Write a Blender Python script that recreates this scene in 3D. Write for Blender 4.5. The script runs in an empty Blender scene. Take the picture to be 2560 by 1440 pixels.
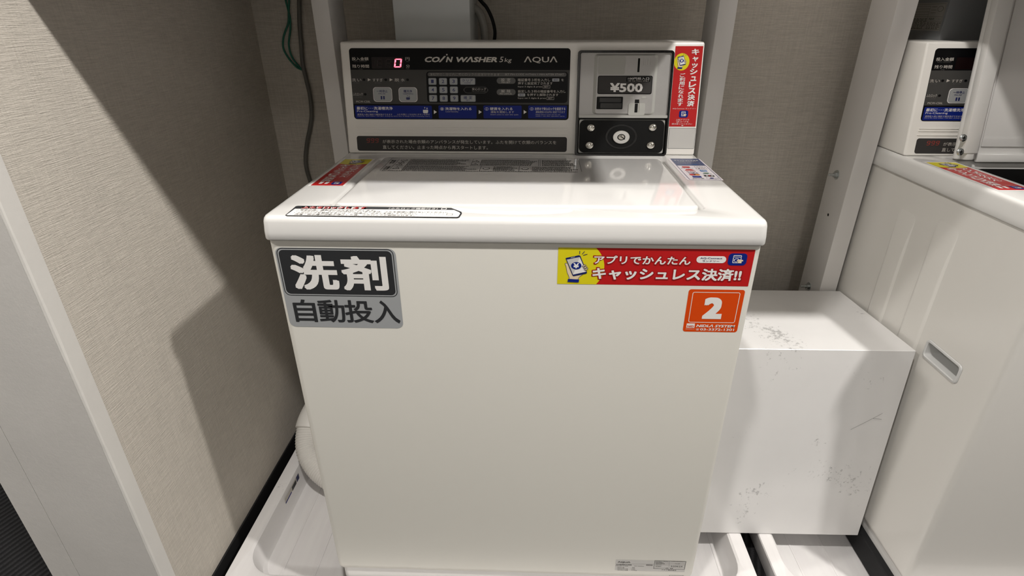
import bpy, bmesh, math
import numpy as np
from mathutils import Vector, Matrix

# ------------------------------------------------------------------ camera, world, lamps, exposure
F, PITCH, YAW, ROLL = 1380.91, 0.461664, 0.0344943, 0.00132354
CAM = np.array([0.0313956, -0.721878, 1.081108])
PX, PY = 1291.04, 724.835
def _rot(p, y, r):
    cp, sp = math.cos(p), math.sin(p)
    f = np.array([0, cp, -sp]); d = np.array([0, -sp, -cp]); R = np.array([1., 0, 0])
    Z = np.array([[math.cos(y), -math.sin(y), 0], [math.sin(y), math.cos(y), 0], [0, 0, 1]])
    f, d, R = Z @ f, Z @ d, Z @ R
    return np.array([math.cos(r)*R+math.sin(r)*d, -math.sin(r)*R+math.cos(r)*d, f])
MR = _rot(PITCH, YAW, ROLL)
sc = bpy.context.scene
COL = sc.collection
cam = bpy.data.cameras.new('camera'); camo = bpy.data.objects.new('camera', cam); COL.objects.link(camo)
cam.sensor_width = 36; cam.lens = F*36/2560; cam.clip_start = 0.02
cam.shift_x = -(PX-1280)/2560; cam.shift_y = (PY-720)/2560
right, down, fwd = MR
m = Matrix(((right[0], -down[0], -fwd[0], CAM[0]), (right[1], -down[1], -fwd[1], CAM[1]), (right[2], -down[2], -fwd[2], CAM[2]), (0, 0, 0, 1)))
camo.matrix_world = m
sc.camera = camo
sc.view_settings.view_transform = 'Standard'; sc.view_settings.look = 'None'
sc.view_settings.gamma = 1; sc.view_settings.use_curve_mapping = False
sc.view_settings.exposure = 0.27
w = bpy.data.worlds.new('world'); sc.world = w; w.use_nodes = True
w.node_tree.nodes['Background'].inputs[0].default_value = (1, .96, .9, 1)
w.node_tree.nodes['Background'].inputs[1].default_value = 0.02
def spot(x, y, z, power, size=150, rad=.045, col=(1, .962, .915)):
    l = bpy.data.lights.new('downlight_or_fill', 'SPOT'); l.energy = power; l.spot_size = math.radians(size); l.spot_blend = .6
    l.shadow_soft_size = rad; l.color = col
    o = bpy.data.objects.new('downlight_or_fill', l); COL.objects.link(o); o.location = (x, y, z)
for lx, lp in ((-1.47, 60), (-.10, 64), (1.27, 106), (2.64, 22)):
    spot(lx, -.565, 2.38, lp)
for lx, ly, lp in ((2.1, -2.4, 34), (.2, -2.6, 62), (-1.6, -2.4, 26)):  # added fill lamps, unseen, lifting the shaded console, posts and side wall
    spot(lx, ly, 2.38, lp, rad=.16)

# ------------------------------------------------------------------ helpers
def at(px, py, axis, val):                      # point of the photograph -> point of an axis plane of the room
    d = MR.T @ np.array([(px-PX)/F, (py-PY)/F, 1.0]); t = (val-CAM[axis])/d[axis]
    return CAM + t*d
def s2l(c): return tuple((x/12.92 if x <= .04045 else ((x+.055)/1.055)**2.4) for x in c)
def hexc(h): return s2l(tuple(int(h[i:i+2], 16)/255 for i in (0, 2, 4)))
MATS = {}
def mat(name, col, rough=.5, metal=0., coat=0., emis=0., spec=.5, build=None):
    if name in MATS: return MATS[name]
    m = bpy.data.materials.new(name); m.use_nodes = True; nt = m.node_tree; b = nt.nodes['Principled BSDF']
    c = hexc(col) if isinstance(col, str) else col
    b.inputs['Base Color'].default_value = (*c, 1); b.inputs['Roughness'].default_value = rough
    b.inputs['Metallic'].default_value = metal; b.inputs['Coat Weight'].default_value = coat
    b.inputs['Coat Roughness'].default_value = .06
    b.inputs['Specular IOR Level'].default_value = spec
    if emis: b.inputs['Emission Color'].default_value = (*c, 1); b.inputs['Emission Strength'].default_value = emis
    if build: build(nt, b, c)
    MATS[name] = m; return m
def nd(nt, t, **kw):
    n = nt.nodes.new(t)
    for k, v in kw.items():
        if k.startswith('i_'):
            key = k[2:]; key = int(key) if key.isdigit() else key.replace('_', ' ')
            n.inputs[key].default_value = v
        else: setattr(n, k, v)
    return n
def coords(nt, scale=(1, 1, 1), rot=(0, 0, 0)):
    tc = nd(nt, 'ShaderNodeTexCoord'); mp = nd(nt, 'ShaderNodeMapping')
    mp.inputs['Scale'].default_value = scale; mp.inputs['Rotation'].default_value = rot
    nt.links.new(tc.outputs['Object'], mp.inputs['Vector']); return mp.outputs['Vector']
def noise(nt, scale, vec, detail=4, rough=.55):
    n = nd(nt, 'ShaderNodeTexNoise'); n.inputs['Scale'].default_value = scale; n.inputs['Detail'].default_value = detail
    n.inputs['Roughness'].default_value = rough; nt.links.new(vec, n.inputs['Vector']); return n.outputs['Fac']
def ramp(nt, fac, p0, p1, c0, c1):
    r = nd(nt, 'ShaderNodeValToRGB'); r.color_ramp.elements[0].position = p0; r.color_ramp.elements[1].position = p1
    r.color_ramp.elements[0].color = (*c0, 1); r.color_ramp.elements[1].color = (*c1, 1)
    nt.links.new(fac, r.inputs['Fac']); return r.outputs['Color']
def mth(nt, op, a, b=None, v=None):
    n = nd(nt, 'ShaderNodeMath', operation=op); nt.links.new(a, n.inputs[0])
    if b is not None: nt.links.new(b, n.inputs[1])
    if v is not None: n.inputs[1].default_value = v
    return n.outputs[0]
def bump(nt, b, h, strength, dist):
    n = nd(nt, 'ShaderNodeBump'); n.inputs['Strength'].default_value = strength; n.inputs['Distance'].default_value = dist
    nt.links.new(h, n.inputs['Height']); nt.links.new(n.outputs['Normal'], b.inputs['Normal'])
def mulcol(nt, c1, c2):
    n = nd(nt, 'ShaderNodeMix', data_type='RGBA', blend_type='MULTIPLY'); n.inputs[0].default_value = 1
    nt.links.new(c1, n.inputs[6]); nt.links.new(c2, n.inputs[7]); return n.outputs[2]

def b_wallpaper(nt, b, c):                      # woven linen paper: fine level threads and sparser upright slubs
    h1 = noise(nt, 1, coords(nt, (28, 28, 620)), 3, .6)
    h2 = noise(nt, 1, coords(nt, (520, 520, 16)), 3, .6)
    h3 = noise(nt, 1, coords(nt, (160, 160, 900)), 2, .6)
    s = mth(nt, 'ADD', mth(nt, 'MULTIPLY', h1, v=.6), mth(nt, 'MULTIPLY', h2, v=.32))
    s = mth(nt, 'ADD', s, mth(nt, 'MULTIPLY', h3, v=.3))
    r = ramp(nt, s, .42, .80, tuple(x*.80 for x in c), tuple(min(1, x*1.16) for x in c))
    nt.links.new(r, b.inputs['Base Color']); bump(nt, b, s, .9, .0016)
def b_carpet(nt, b, c):
    v = coords(nt, (1, 1, 1), (0, 0, math.radians(20)))
    wv = nd(nt, 'ShaderNodeTexWave'); wv.inputs['Scale'].default_value = 22; wv.inputs['Distortion'].default_value = 1.2; wv.inputs['Detail'].default_value = 3
    nt.links.new(v, wv.inputs['Vector'])
    n = noise(nt, 420, v, 3)
    s = mth(nt, 'MULTIPLY', wv.outputs['Fac'], n)
    nt.links.new(ramp(nt, s, .1, .6, (.004, .004, .005), (.045, .044, .048)), b.inputs['Base Color']); bump(nt, b, s, .9, .006)
def scuffed(amount, spread):
    def f(nt, b, c):
        v = coords(nt)
        n1 = noise(nt, 95, v, 6, .75); n2 = noise(nt, 7, v, 3)
        s = mth(nt, 'MULTIPLY', n1, n2)
        r = ramp(nt, s, spread, spread+.05, c, tuple(x*(1-amount) for x in c))
        g = ramp(nt, noise(nt, 5, v, 5), .3, .7, tuple(x*.94 for x in c), c)
        one = mulcol(nt, r, ramp(nt, noise(nt, 6, v, 5), .25, .75, (.93, .93, .93), (1, 1, 1)))
        nt.links.new(one, b.inputs['Base Color'])
        bump(nt, b, noise(nt, 300, v, 2), .04, .0004)
    return f
def b_plaster(nt, b, c):
    v = coords(nt)
    nt.links.new(ramp(nt, noise(nt, 9, v, 6), .3, .75, tuple(x*.93 for x in c), c), b.inputs['Base Color'])
    bump(nt, b, noise(nt, 120, v, 5, .7), .25, .001)
def b_peel(nt, b, c):                            # faint orange peel of moulded plastic and enamel
    bump(nt, b, noise(nt, 90, coords(nt), 2), .035, .0006)
def b_pan(nt, b, c):
    v = coords(nt)
    s = mth(nt, 'MULTIPLY', noise(nt, 130, v, 6, .8), noise(nt, 11, v, 4))
    nt.links.new(mulcol(nt, ramp(nt, s, .37, .46, c, tuple(x*.55 for x in c)), ramp(nt, noise(nt, 1, coords(nt, (60, 4, 4)), 3), .3, .7, (.94, .93, .94), (1, 1, 1))), b.inputs['Base Color'])
def b_grain(nt, b, c):
    bump(nt, b, noise(nt, 500, coords(nt), 3), .25, .0004)
def b_braid(nt, b, c):
    ck = nd(nt, 'ShaderNodeTexChecker'); ck.inputs['Scale'].default_value = 260; nt.links.new(coords(nt, (1, 1, 1), (.6, .5, .7)), ck.inputs['Vector'])
    ck.inputs['Color1'].default_value = (.02, .022, .026, 1); ck.inputs['Color2'].default_value = (.14, .15, .17, 1)
    nt.links.new(ck.outputs['Color'], b.inputs['Base Color'])

M_WALL = mat('linen_wallpaper', (.60, .555, .49), .85, build=b_wallpaper)
M_FLOOR = mat('ribbed_carpet', (.02, .02, .022), .95, build=b_carpet)
M_CEIL = mat('ceiling_paint', (.84, .82, .79), .9)
M_ROOM = mat('room_paint', (.60, .58, .545), .9)
M_TRIM = mat('painted_casing', (.68, .66, .63), .6, build=b_plaster)
M_TRIM2 = mat('painted_corner_bead', (.74, .72, .685), .5, build=b_plaster)
M_BLACKR = mat('black_rubber', (.004, .004, .005), .7)
M_DECK = mat('white_gloss_plastic', (.74, .73, .708), .16, coat=.35, build=b_peel)
M_LID = mat('white_gloss_lid', (.74, .73, .712), .09, coat=.5, build=b_peel)
M_BODY = mat('cream_enamel_steel', (.78, .762, .70), .42, spec=.3, build=b_peel)
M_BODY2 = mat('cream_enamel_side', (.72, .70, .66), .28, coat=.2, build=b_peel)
M_CONS = mat('white_console_plastic', (.85, .825, .78), .28, build=b_peel)
M_BOX = mat('scuffed_white_laminate', (.78, .77, .76), .28, coat=.1, build=scuffed(.42, .355))
M_PAN = mat('white_pan_plastic', (.78, .765, .755), .38, build=b_pan)
M_POST = mat('white_enamel_frame', (.76, .74, .72), .45)
M_GREYBOX = mat('light_grey_enamel', (.56, .58, .58), .5)
M_GREYBOX2 = mat('mid_grey_enamel', (.15, .155, .16), .5)
M_HOSE = mat('white_hose_plastic', (.74, .72, .68), .45)
M_BLK = mat('gloss_black', (.004, .004, .005), .12, coat=.3)
M_BLKM = mat('matt_black', (.005, .005, .005), .5, spec=.2)
M_STEEL = mat('cast_silver', (.46, .45, .44), .38, metal=.55, build=b_grain)
M_STEEL2 = mat('satin_silver', (.50, .50, .47), .42, metal=.35)
M_CHROME = mat('chrome', (.82, .80, .74), .10, metal=1)
M_ZINC = mat('zinc', (.55, .58, .58), .3, metal=1)
# printing inks
K = lambda n, h, r=.35, **k: mat('ink_'+n, h, r, **k)
I_BLACK = K('black', '08080a', .35, spec=.18); I_DGREY = K('dark_grey', '3a3837', .4, spec=.2); I_WHITE = K('white', 'e9e7e4', .35)
I_PALE = K('pale_print', 'c4bfb7', .5); I_BLUE = K('blue', '10247a', .4, spec=.2); I_NAVY = K('navy', '16225c', .3)
I_RED = K('red', 'bb1a1c', .32); I_RED2 = K('deep_red', '9a1416', .32); I_YEL = K('yellow', 'ddd01a', .32)
I_ORANGE = K('orange', 'd9480a', .3); I_SILV = K('silver_sheet', 'b3b6b8', .3, metal=.25); I_CHAR = K('charcoal', '2f3032', .4, spec=.25)
I_KEY = K('key_grey', '9d9f9f', .4); I_KEYB = K('key_edge', '6b7076', .4); I_INKB = K('indigo_print', '20275a', .4)
I_BAND = K('panel_grey', '464543', .4, spec=.2); I_PILL = K('pill_grey', '555452', .4); I_LED = mat('red_led_lit', (1., .08, .12), .4, emis=5.0)
I_LEDG = K('led_unlit', '1c0f10', .3); I_LED9 = K('dull_red', '9c3a30', .5); I_WINE = K('display_tint', '140607', .2)
I_STEEL = K('label_white', 'c8c6c2', .4); I_LBL = K('label_print', '35342f', .5); I_SKIN = K('skin_print', 'e3cfae', .4)
I_GREEN = K('green', '2f6b4a', .4); I_SKY = K('sky_blue', '3f78b8', .4); I_AMBER = K('amber', 'd07a2a', .4); I_LNAVY = K('slate_blue', '37456f', .3)
I_GREYL = K('lid_label_print', '5f5c57', .5); I_PINK = K('pale_lilac', 'e6dfe3', .35); I_PLATE = K('plate_pale', 'a5a49e', .4)

def new_obj(name, bm, mats, parent=None, smooth=True):
    me = bpy.data.meshes.new(name); bm.to_mesh(me); bm.free()
    for mm in (mats if isinstance(mats, (list, tuple)) else [mats]): me.materials.append(mm)
    o = bpy.data.objects.new(name, me); COL.objects.link(o)
    if smooth:
        for p in me.polygons: p.use_smooth = True
        try: me.set_sharp_from_angle(angle=math.radians(32))
        except Exception: pass
    if parent is not None:
        o.parent = parent
        if parent.type == 'EMPTY': o.matrix_parent_inverse = Matrix.Translation(-Vector(parent.location))
    return o
def tag(o, label, cat, group=None, kind=None):
    o['label'] = label; o['category'] = cat
    if group: o['group'] = group
    if kind: o['kind'] = kind
    return o
def thing(name, loc, label, cat, group=None):
    o = bpy.data.objects.new(name, None); COL.objects.link(o); o.location = loc; o.empty_display_size = .1
    return tag(o, label, cat, group)
def structure(name, bm, mt, label=None):
    o = new_obj(name, bm, mt, smooth=False); o['kind'] = 'structure'
    if label: o['label'] = label
    return o
def hexa(bm, p, bev=0, seg=2):                   # 8 corners: bottom 4 counter-clockwise, top 4
    t = bmesh.new()
    vs = [t.verts.new(q) for q in p]
    for f in ((3, 2, 1, 0), (4, 5, 6, 7), (0, 1, 5, 4), (1, 2, 6, 5), (2, 3, 7, 6), (3, 0, 4, 7)): t.faces.new([vs[i] for i in f])
    bmesh.ops.recalc_face_normals(t, faces=t.faces)
    if bev: bmesh.ops.bevel(t, geom=t.edges[:], offset=bev, segments=seg, affect='EDGES', profile=.5)
    me = bpy.data.meshes.new('tmp'); t.to_mesh(me); t.free(); bm.from_mesh(me); bpy.data.meshes.remove(me)
def box(bm, x0, x1, y0, y1, z0, z1, bev=0, seg=2):
    hexa(bm, [(x0, y0, z0), (x1, y0, z0), (x1, y1, z0), (x0, y1, z0), (x0, y0, z1), (x1, y0, z1), (x1, y1, z1), (x0, y1, z1)], bev, seg)
def rloop(x0, x1, y0, y1, r, n=6):
    pts = []
    for cx, cy, a in ((x1-r, y0+r, -90), (x1-r, y1-r, 0), (x0+r, y1-r, 90), (x0+r, y0+r, 180)):
        for i in range(n+1):
            t = math.radians(a+90*i/n); pts.append((cx+r*math.cos(t), cy+r*math.sin(t)))
    return pts
def loft(bm, rings, cap0=True, cap1=True):
    vr = [[bm.verts.new(p) for p in r] for r in rings]; n = len(vr[0])
    for a, b in zip(vr, vr[1:]):
        for i in range(n): bm.faces.new((a[i], a[(i+1) % n], b[(i+1) % n], b[i]))
    if cap0: bm.faces.new(vr[0][::-1])
    if cap1: bm.faces.new(vr[-1])
    return vr
def catmull(pts, n=10):
    P = [Vector(p) for p in pts]; P = [P[0]*2-P[1]]+P+[P[-1]*2-P[-2]]; out = []
    for i in range(1, len(P)-2):
        a, b, c, d = P[i-1:i+3]
        for k in range(n):
            t = k/n; out.append(.5*((2*b)+(c-a)*t+(2*a-5*b+4*c-d)*t*t+(3*b-a-3*c+d)*t**3))
    out.append(P[-2]); return out
def tube(bm, pts, r, n=10, sub=10, rib=None):
    path = catmull(pts, sub); up = Vector((0, 0, 1)); rings = []; prev = None
    for i, p in enumerate(path):
        t = (path[min(i+1, len(path)-1)]-path[max(i-1, 0)]).normalized()
        if prev is None:
            prev = t.cross(Vector((.3, .9, .2))).normalized()
        s = (prev-t*prev.dot(t)).normalized(); prev = s; u = t.cross(s)
        rr = r(i/(len(path)-1), i) if callable(r) else r
        rings.append([p+(s*math.cos(a)+u*math.sin(a))*rr for a in (2*math.pi*k/n for k in range(n))])
    loft(bm, rings)

# ---- flat printing on a plane ------------------------------------------------------------------
class Plane:
    def __init__(s, O, eu, ev):
        s.O = np.array(O, float); s.eu = np.array(eu, float); s.ev = np.array(ev, float)
        s.eu /= np.linalg.norm(s.eu); s.ev /= np.linalg.norm(s.ev); s.n = np.cross(s.eu, s.ev)
    def uv(s, px, py):
        d = MR.T @ np.array([(px-PX)/F, (py-PY)/F, 1.0]); t = ((s.O-CAM)@s.n)/(d@s.n); P = CAM+t*d-s.O
        return P@s.eu, P@s.ev
    def pt(s, u, v, h=0): return s.O+u*s.eu+v*s.ev+h*s.n
_tc = {}
def glyphs(txt, bold=0., res=2):
    key = (txt, bold, res)
    if key in _tc: return _tc[key]
    cu = bpy.data.curves.new('t', 'FONT'); cu.body = txt; cu.resolution_u = res; cu.offset = bold; cu.size = 1
    o = bpy.data.objects.new('t', cu); COL.objects.link(o)
    dg = bpy.context.evaluated_depsgraph_get(); me = bpy.data.meshes.new_from_object(o.evaluated_get(dg))
    v = np.array([x.co[:2] for x in me.vertices]).reshape(-1, 2); f = [tuple(p.vertices) for p in me.polygons]
    bpy.data.objects.remove(o); bpy.data.curves.remove(cu); bpy.data.meshes.remove(me)
    _tc[key] = (v, f); return v, f
class Print:
    def __init__(s, plane, base=.0002, f=None):
        s.pl = plane; s.bm = bmesh.new(); s.mats = []; s.base = base; s.f = f or (lambda x, y: (x, y))
    def mi(s, m):
        if m not in s.mats: s.mats.append(m)
        return s.mats.index(m)
    def h(s, k): return s.base+k*.00012
    def face(s, uvs, m, k):
        vs = [s.bm.verts.new(s.pl.pt(u, v, s.h(k))) for u, v in uvs]
        try: f = s.bm.faces.new(vs); f.material_index = s.mi(m)
        except ValueError: return
        if f.normal.length == 0: f.normal_update()
        if f.normal @ Vector(s.pl.n) < 0: f.normal_flip()
    def ext(s, uvs, m, k, thick):                # raised plate
        top = [s.bm.verts.new(s.pl.pt(u, v, s.h(k)+thick)) for u, v in uvs]; bot = [s.bm.verts.new(s.pl.pt(u, v, s.h(k)-.0001)) for u, v in uvs]
        n = len(top); i = s.mi(m); f = s.bm.faces.new(top); f.material_index = i; f.normal_update()
        if f.normal @ Vector(s.pl.n) < 0: f.normal_flip()
        for a in range(n):
            q = s.bm.faces.new((bot[a], bot[(a+1) % n], top[(a+1) % n], top[a])); q.material_index = i
    def q(s, x, y): return s.pl.uv(*s.f(x, y))
    def rect(s, x0, y0, x1, y1):
        xm, ym = (x0+x1)/2, (y0+y1)/2
        return s.q(x0, ym)[0], s.q(xm, y1)[1], s.q(x1, ym)[0], s.q(xm, y0)[1]
    def corners(s, tl, tr, br, bl):
        a, b, c, d = s.q(*tl), s.q(*tr), s.q(*br), s.q(*bl)
        return (a[0]+d[0])/2, (c[1]+d[1])/2, (b[0]+c[0])/2, (a[1]+b[1])/2
    def rr(s, R, m, k=0, r=.003, thick=0, n=5, inset=0):
        u0, v0, u1, v1 = R; u0 += inset; v0 += inset; u1 -= inset; v1 -= inset
        r = max(1e-5, min(r, (u1-u0)/2-1e-6, (v1-v0)/2-1e-6)); L = rloop(u0, u1, v0, v1, r, n)
        (s.ext(L, m, k, thick) if thick else s.face(L, m, k))
    def ell(s, cu, cv, ru, rv, m, k=0, n=28, thick=0):
        L = [(cu+ru*math.cos(2*math.pi*i/n), cv+rv*math.sin(2*math.pi*i/n)) for i in range(n)]
        (s.ext(L, m, k, thick) if thick else s.face(L, m, k))
    def poly(s, pts, m, k=0): s.face([s.q(*p) for p in pts], m, k)
    def line(s, pts, wd, m, k=0):                # polyline in uv, flat strokes with round ends
        for (a, b), (c, d) in zip(pts, pts[1:]):
            L = math.hypot(c-a, d-b) or 1e-6; nx, ny = -(d-b)/L*wd/2, (c-a)/L*wd/2
            s.face([(a+nx, b+ny), (a-nx, b-ny), (c-nx, d-ny), (c+nx, d+ny)], m, k)
        if wd > .0008:
            for a, b in pts: s.ell(a, b, wd/2, wd/2, m, k, 8)
    def pline(s, pts, wd, m, k=0): s.line([s.q(*p) for p in pts], wd, m, k)
    def frame(s, R, wd, m, k=0, r=.003, n=5):
        u0, v0, u1, v1 = R; A = rloop(u0, u1, v0, v1, r, n); B = rloop(u0+wd, u1-wd, v0+wd, v1-wd, max(r-wd, 1e-5), n); N = len(A)
        for i in range(N): s.face([A[i], A[(i+1) % N], B[(i+1) % N], B[i]], m, k)
    def text(s, t, R, m, k=2, bold=0., shear=0., keep=False, res=2):
        v, f = glyphs(t, min(bold, .003), res)
        if len(v) == 0: return
        v = v.copy(); v[:, 0] += shear*v[:, 1]; n0 = len(v); hh = np.zeros(n0)
        if bold > .005:                          # heavier strokes: the outline repeated around itself
            rb = bold-.001; nb = 4 if rb < .011 else 8 if rb < .035 else 16; vv, ff_, h2 = [v], list(f), [hh]
            for i in range(nb):
                a = 2*math.pi*i/nb; sq = 1/max(abs(math.cos(a)), abs(math.sin(a))) if bold >= .029 else 1; vv.append(v+np.array([math.cos(a), math.sin(a)])*rb*sq*(.9 if bold >= .029 else 1)); h2.append(np.full(n0, (i+1)*1.5e-6)); ff_ += [tuple(j+n0*(i+1) for j in q) for q in f]
            v = np.concatenate(vv); f = ff_; hh = np.concatenate(h2)
        mn, mx = v.min(0), v.max(0); sz = np.maximum(mx-mn, 1e-6); u0, v0, u1, v1 = R
        sc_ = np.array([(u1-u0)/sz[0], (v1-v0)/sz[1]])
        if keep: sc_[:] = min(sc_)
        c = np.array([(u0+u1)/2, (v0+v1)/2]); v = (v-(mn+mx)/2)*sc_+c
        i = s.mi(m); h = s.h(k); bv = [s.bm.verts.new(s.pl.pt(a, b, h+e)) for (a, b), e in zip(v, hh)]; nn = Vector(s.pl.n)
        for q in f:
            try: ff = s.bm.faces.new([bv[j] for j in q])
            except ValueError: continue
            ff.material_index = i; ff.normal_update()
            if ff.normal @ nn < 0: ff.normal_flip()
    def t(s, txt, x0, y0, x1, y1, m, k=2, **kw): s.text(txt, s.rect(x0, y0, x1, y1), m, k, **kw)
    def vtext(s, txt, R, m, k=2, bold=0., gap=.1):
        u0, v0, u1, v1 = R; n = len(txt); st = (v1-v0)/n; small = 'ャッュョっゃゅょ'
        for i, ch in enumerate(txt):
            a, b = v1-(i+1)*st+st*gap/2, v1-i*st-st*gap/2; x0, x1 = u0, u1
            if ch in small: x0 = u0+(u1-u0)*.18; x1 = u1-(u1-u0)*.04; b -= (b-a)*.2
            s.text(ch, (x0, a, x1, b), m, k, bold)
    def make(s, name, parent):
        o = new_obj(name, s.bm, s.mats, parent, smooth=False); return o

# ------------------------------------------------------------------ the room
XW = -.612
bm = bmesh.new(); box(bm, -4, 4.2, -3.4, .80, -.05, 0); structure('floor', bm, M_FLOOR, 'dark ribbed carpet floor')
bm = bmesh.new(); box(bm, -4, 4.2, -3.4, .80, 2.42, 2.5); structure('ceiling', bm, M_CEIL)
bm = bmesh.new(); box(bm, XW-.001, 4.2, .655, .75, 0, 2.42); structure('wall_back', bm, M_WALL, 'beige linen-textured wallpaper behind the washers')
bm = bmesh.new(); box(bm, -4, XW-.194, .655, .75, 0, 2.42); structure('wall_far', bm, M_ROOM)
bm = bmesh.new(); box(bm, -.806, XW, -.0765, .75, 0, 2.42); structure('wall_left', bm, M_WALL, 'beige linen-textured wallpaper on the side wall')
bm = bmesh.new(); box(bm, -4, 4.2, -3.4, -3.3, 0, 2.42); structure('wall_front', bm, M_ROOM)
bm = bmesh.new(); box(bm, 4.1, 4.2, -3.3, .655, 0, 2.42); structure('wall_right', bm, M_ROOM)
bm = bmesh.new(); box(bm, -4, -3.9, -3.3, .655, 0, 2.42); structure('wall_corridor', bm, M_ROOM)
bm = bmesh.new(); box(bm, -.757, -.6158, -.104, -.077, 0, 2.42); structure('trim_1', bm, M_TRIM, 'off-white painted end face of the side wall')
# the corner bead: chipped, wavering edge
bm = bmesh.new()
N = 150; rings = []
rng = np.random.default_rng(3); wob = np.convolve(rng.normal(0, 1, N+8), np.ones(3)/3, 'same')[4:-4]
for i in range(N):
    z = 2.42*i/(N-1); c = .0035+.0009*wob[i]; c = min(max(c, .0018), .006)
    rings.append([(-.6155, -.104, z), (XW+.001-c, -.104, z), (XW+.001-c*.3, -.104+c*.3, z), (XW+.001, -.104+c, z), (XW+.001, -.0765, z), (-.6155, -.0765, z)])
loft(bm, rings); structure('trim_2', bm, M_TRIM2, 'off-white corner bead with a chipped edge')
bm = bmesh.new(); box(bm, -.807, -.7582, -.104, -.077, 0, 2.42); structure('trim_3', bm, M_TRIM, 'off-white painted strip beside the carpet')
bm = bmesh.new(); box(bm, XW, XW+.004, -.076, .655, 0, .066, .001, 1); structure('baseboard_left', bm, M_BLACKR, 'black rubber skirting')
bm = bmesh.new(); box(bm, XW+.004, 4.1, .648, .655, 0, .066, .001, 1); structure('baseboard_back', bm, M_BLACKR)

# ------------------------------------------------------------------ overhead cabinets that shade the machines (just above the frame of the photograph)
def overhead(x0, x1, label):
    t = thing('wall_cabinet', ((x0+x1)/2, .30, 1.16), label, 'cabinet', 'wall cabinets over the washers')
    bm = bmesh.new(); box(bm, x0, x1, .014, .655, 1.16, 1.80, .003); new_obj('body', bm, M_POST, t)
    bm = bmesh.new(); box(bm, x0+.02, x1-.02, .006, .014, 1.19, 1.78, .003); d = new_obj('door', bm, M_POST, t)
    bm = bmesh.new(); box(bm, x1-.06, x1-.045, -.006, .006, 1.25, 1.36, .003); new_obj('handle', bm, M_ZINC, d)
overhead(-.608, .384, 'white cabinet fixed above the left washer, over the frame')
overhead(.742, 1.70, 'white cabinet fixed above the right washer, over the frame')

# ------------------------------------------------------------------ frame posts
def post(xa, xb, label, bolts=False):
    t = thing('frame_post', ((xa+xb)/2, .53, 0), label, 'post', 'steel frame posts behind the washers')
    bm = bmesh.new(); box(bm, xa, xb, .48, .575, .004, 1.16, .0018, 2); new_obj('upright', bm, M_POST, t)
    bm = bmesh.new(); box(bm, xa-.002, xb+.002, .477, .580, 0, .006, .001, 1); new_obj('foot_plate', bm, M_POST, t)
    if bolts:
        for (px, py) in ((2092, 437), (2022, 716)):
            p = at(px, py, 0, xa)
            for _ in (0,):
                bm = bmesh.new()
                def ring(r, x, n=14): return [(x, p[1]+r*math.cos(2*math.pi*i/n), p[2]+r*math.sin(2*math.pi*i/n)) for i in range(n)]
                loft(bm, [ring(.0105, xa-.0002), ring(.0105, xa-.0015), ring(.0062, xa-.0018), ring(.0062, xa-.007), ring(.003, xa-.0075), ring(.003, xa-.018), ring(.0022, xa-.019)])
                bmesh.ops.recalc_face_normals(bm, faces=bm.faces); new_obj('bolt', bm, M_ZINC, t)
        p = at(2070.5, 537, 0, xa); bm = bmesh.new()
        loft(bm, [[(x, p[1]+.0035*math.cos(2*math.pi*i/12), p[2]+.0035*math.sin(2*math.pi*i/12)) for i in range(12)] for x in (xa-.0003, xa-.0002)])
        new_obj('bolt_hole', bm, M_BLKM, t)
post(-.411, -.377, 'white steel post left of the left washer, beside the cables')
post(.379, .414, 'white steel post just right of the left washer console')
post(.7125, .7515, 'white steel post with bolts standing beside the right washer', True)

# ------------------------------------------------------------------ drip pans
def pan():
    t = thing('drip_pan', (-.047, .27, 0), 'white plastic drip pan under the left washer, nearest the skirting', 'drip pan', 'washer drip pans')
    bm = bmesh.new(); x0, x1, y0, y1 = -.584, .491, -.050, .474; z = .07
    L = lambda a, r, zz, ex=0: [(x, y, zz) for x, y in rloop(x0+a, x1-a, y0+a+ex, y1-a, r, 10)]
    loft(bm, [L(.012, .02, .003), L(.002, .02, .05), L(0, .02, z-.004), L(.0015, .02, z-.001), L(.005, .02, z),
              L(.026, .068, z, .025), L(.0305, .066, z-.003, .025), L(.033, .065, z-.010, .025), L(.040, .062, .024, .025), L(.046, .06, .0165, .027), L(.056, .055, .015, .03)])
    bmesh.ops.recalc_face_normals(bm, faces=bm.faces); new_obj('tray', bm, M_PAN, t)
    for i in range(14):
        xx = -.50+i*.072
        bm = bmesh.new(); box(bm, xx, xx+.005, 0.03, .415, .0145, .0162, .0006, 1); new_obj('floor_rib', bm, M_PAN, t)
    pl = Plane((-.5495, 0, 0), (0, 1, 0), (0, 0, 1)); p = Print(pl, .0015)
    a = at(716, 1252, 0, -.548); b = at(741, 1208, 0, -.548)
    R = (a[1]-.005, .034, b[1]+.02, .060); p.rr(R, I_PALE, 0, .001)
    p.rr((R[0], R[1], R[0]+.035, R[3]-.012), I_BLUE, 1, .0005); p.rr((R[0]+.04, R[1]+.004, R[2]-.02, R[3]-.004), I_CHAR, 1, .0005); p.rr((R[2]-.016, R[1]+.002, R[2]-.002, R[3]), I_NAVY, 1, .0005)
    st = p.make('caution_sticker', t); st['label'] = 'small blue and dark caution sticker on the inner rim'
    return t
def copy_tree(o, parent=None, skip=()):
    mpi = o.matrix_parent_inverse.copy(); c = o.copy(); COL.objects.link(c); c.parent = parent; c.matrix_parent_inverse = mpi
    for ch in [x for x in bpy.data.objects if x.parent == o]:
        if ch.name.split('.')[0] in skip: continue
        copy_tree(ch, c, skip)
    return c
pan1 = pan()
bpy.context.view_layer.update()
pan2 = copy_tree(pan1, None, ('caution_sticker',)); pan2.location.x += 1.1115; pan2['label'] = 'white plastic drip pan under the right washer, with a black strip in it'

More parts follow.
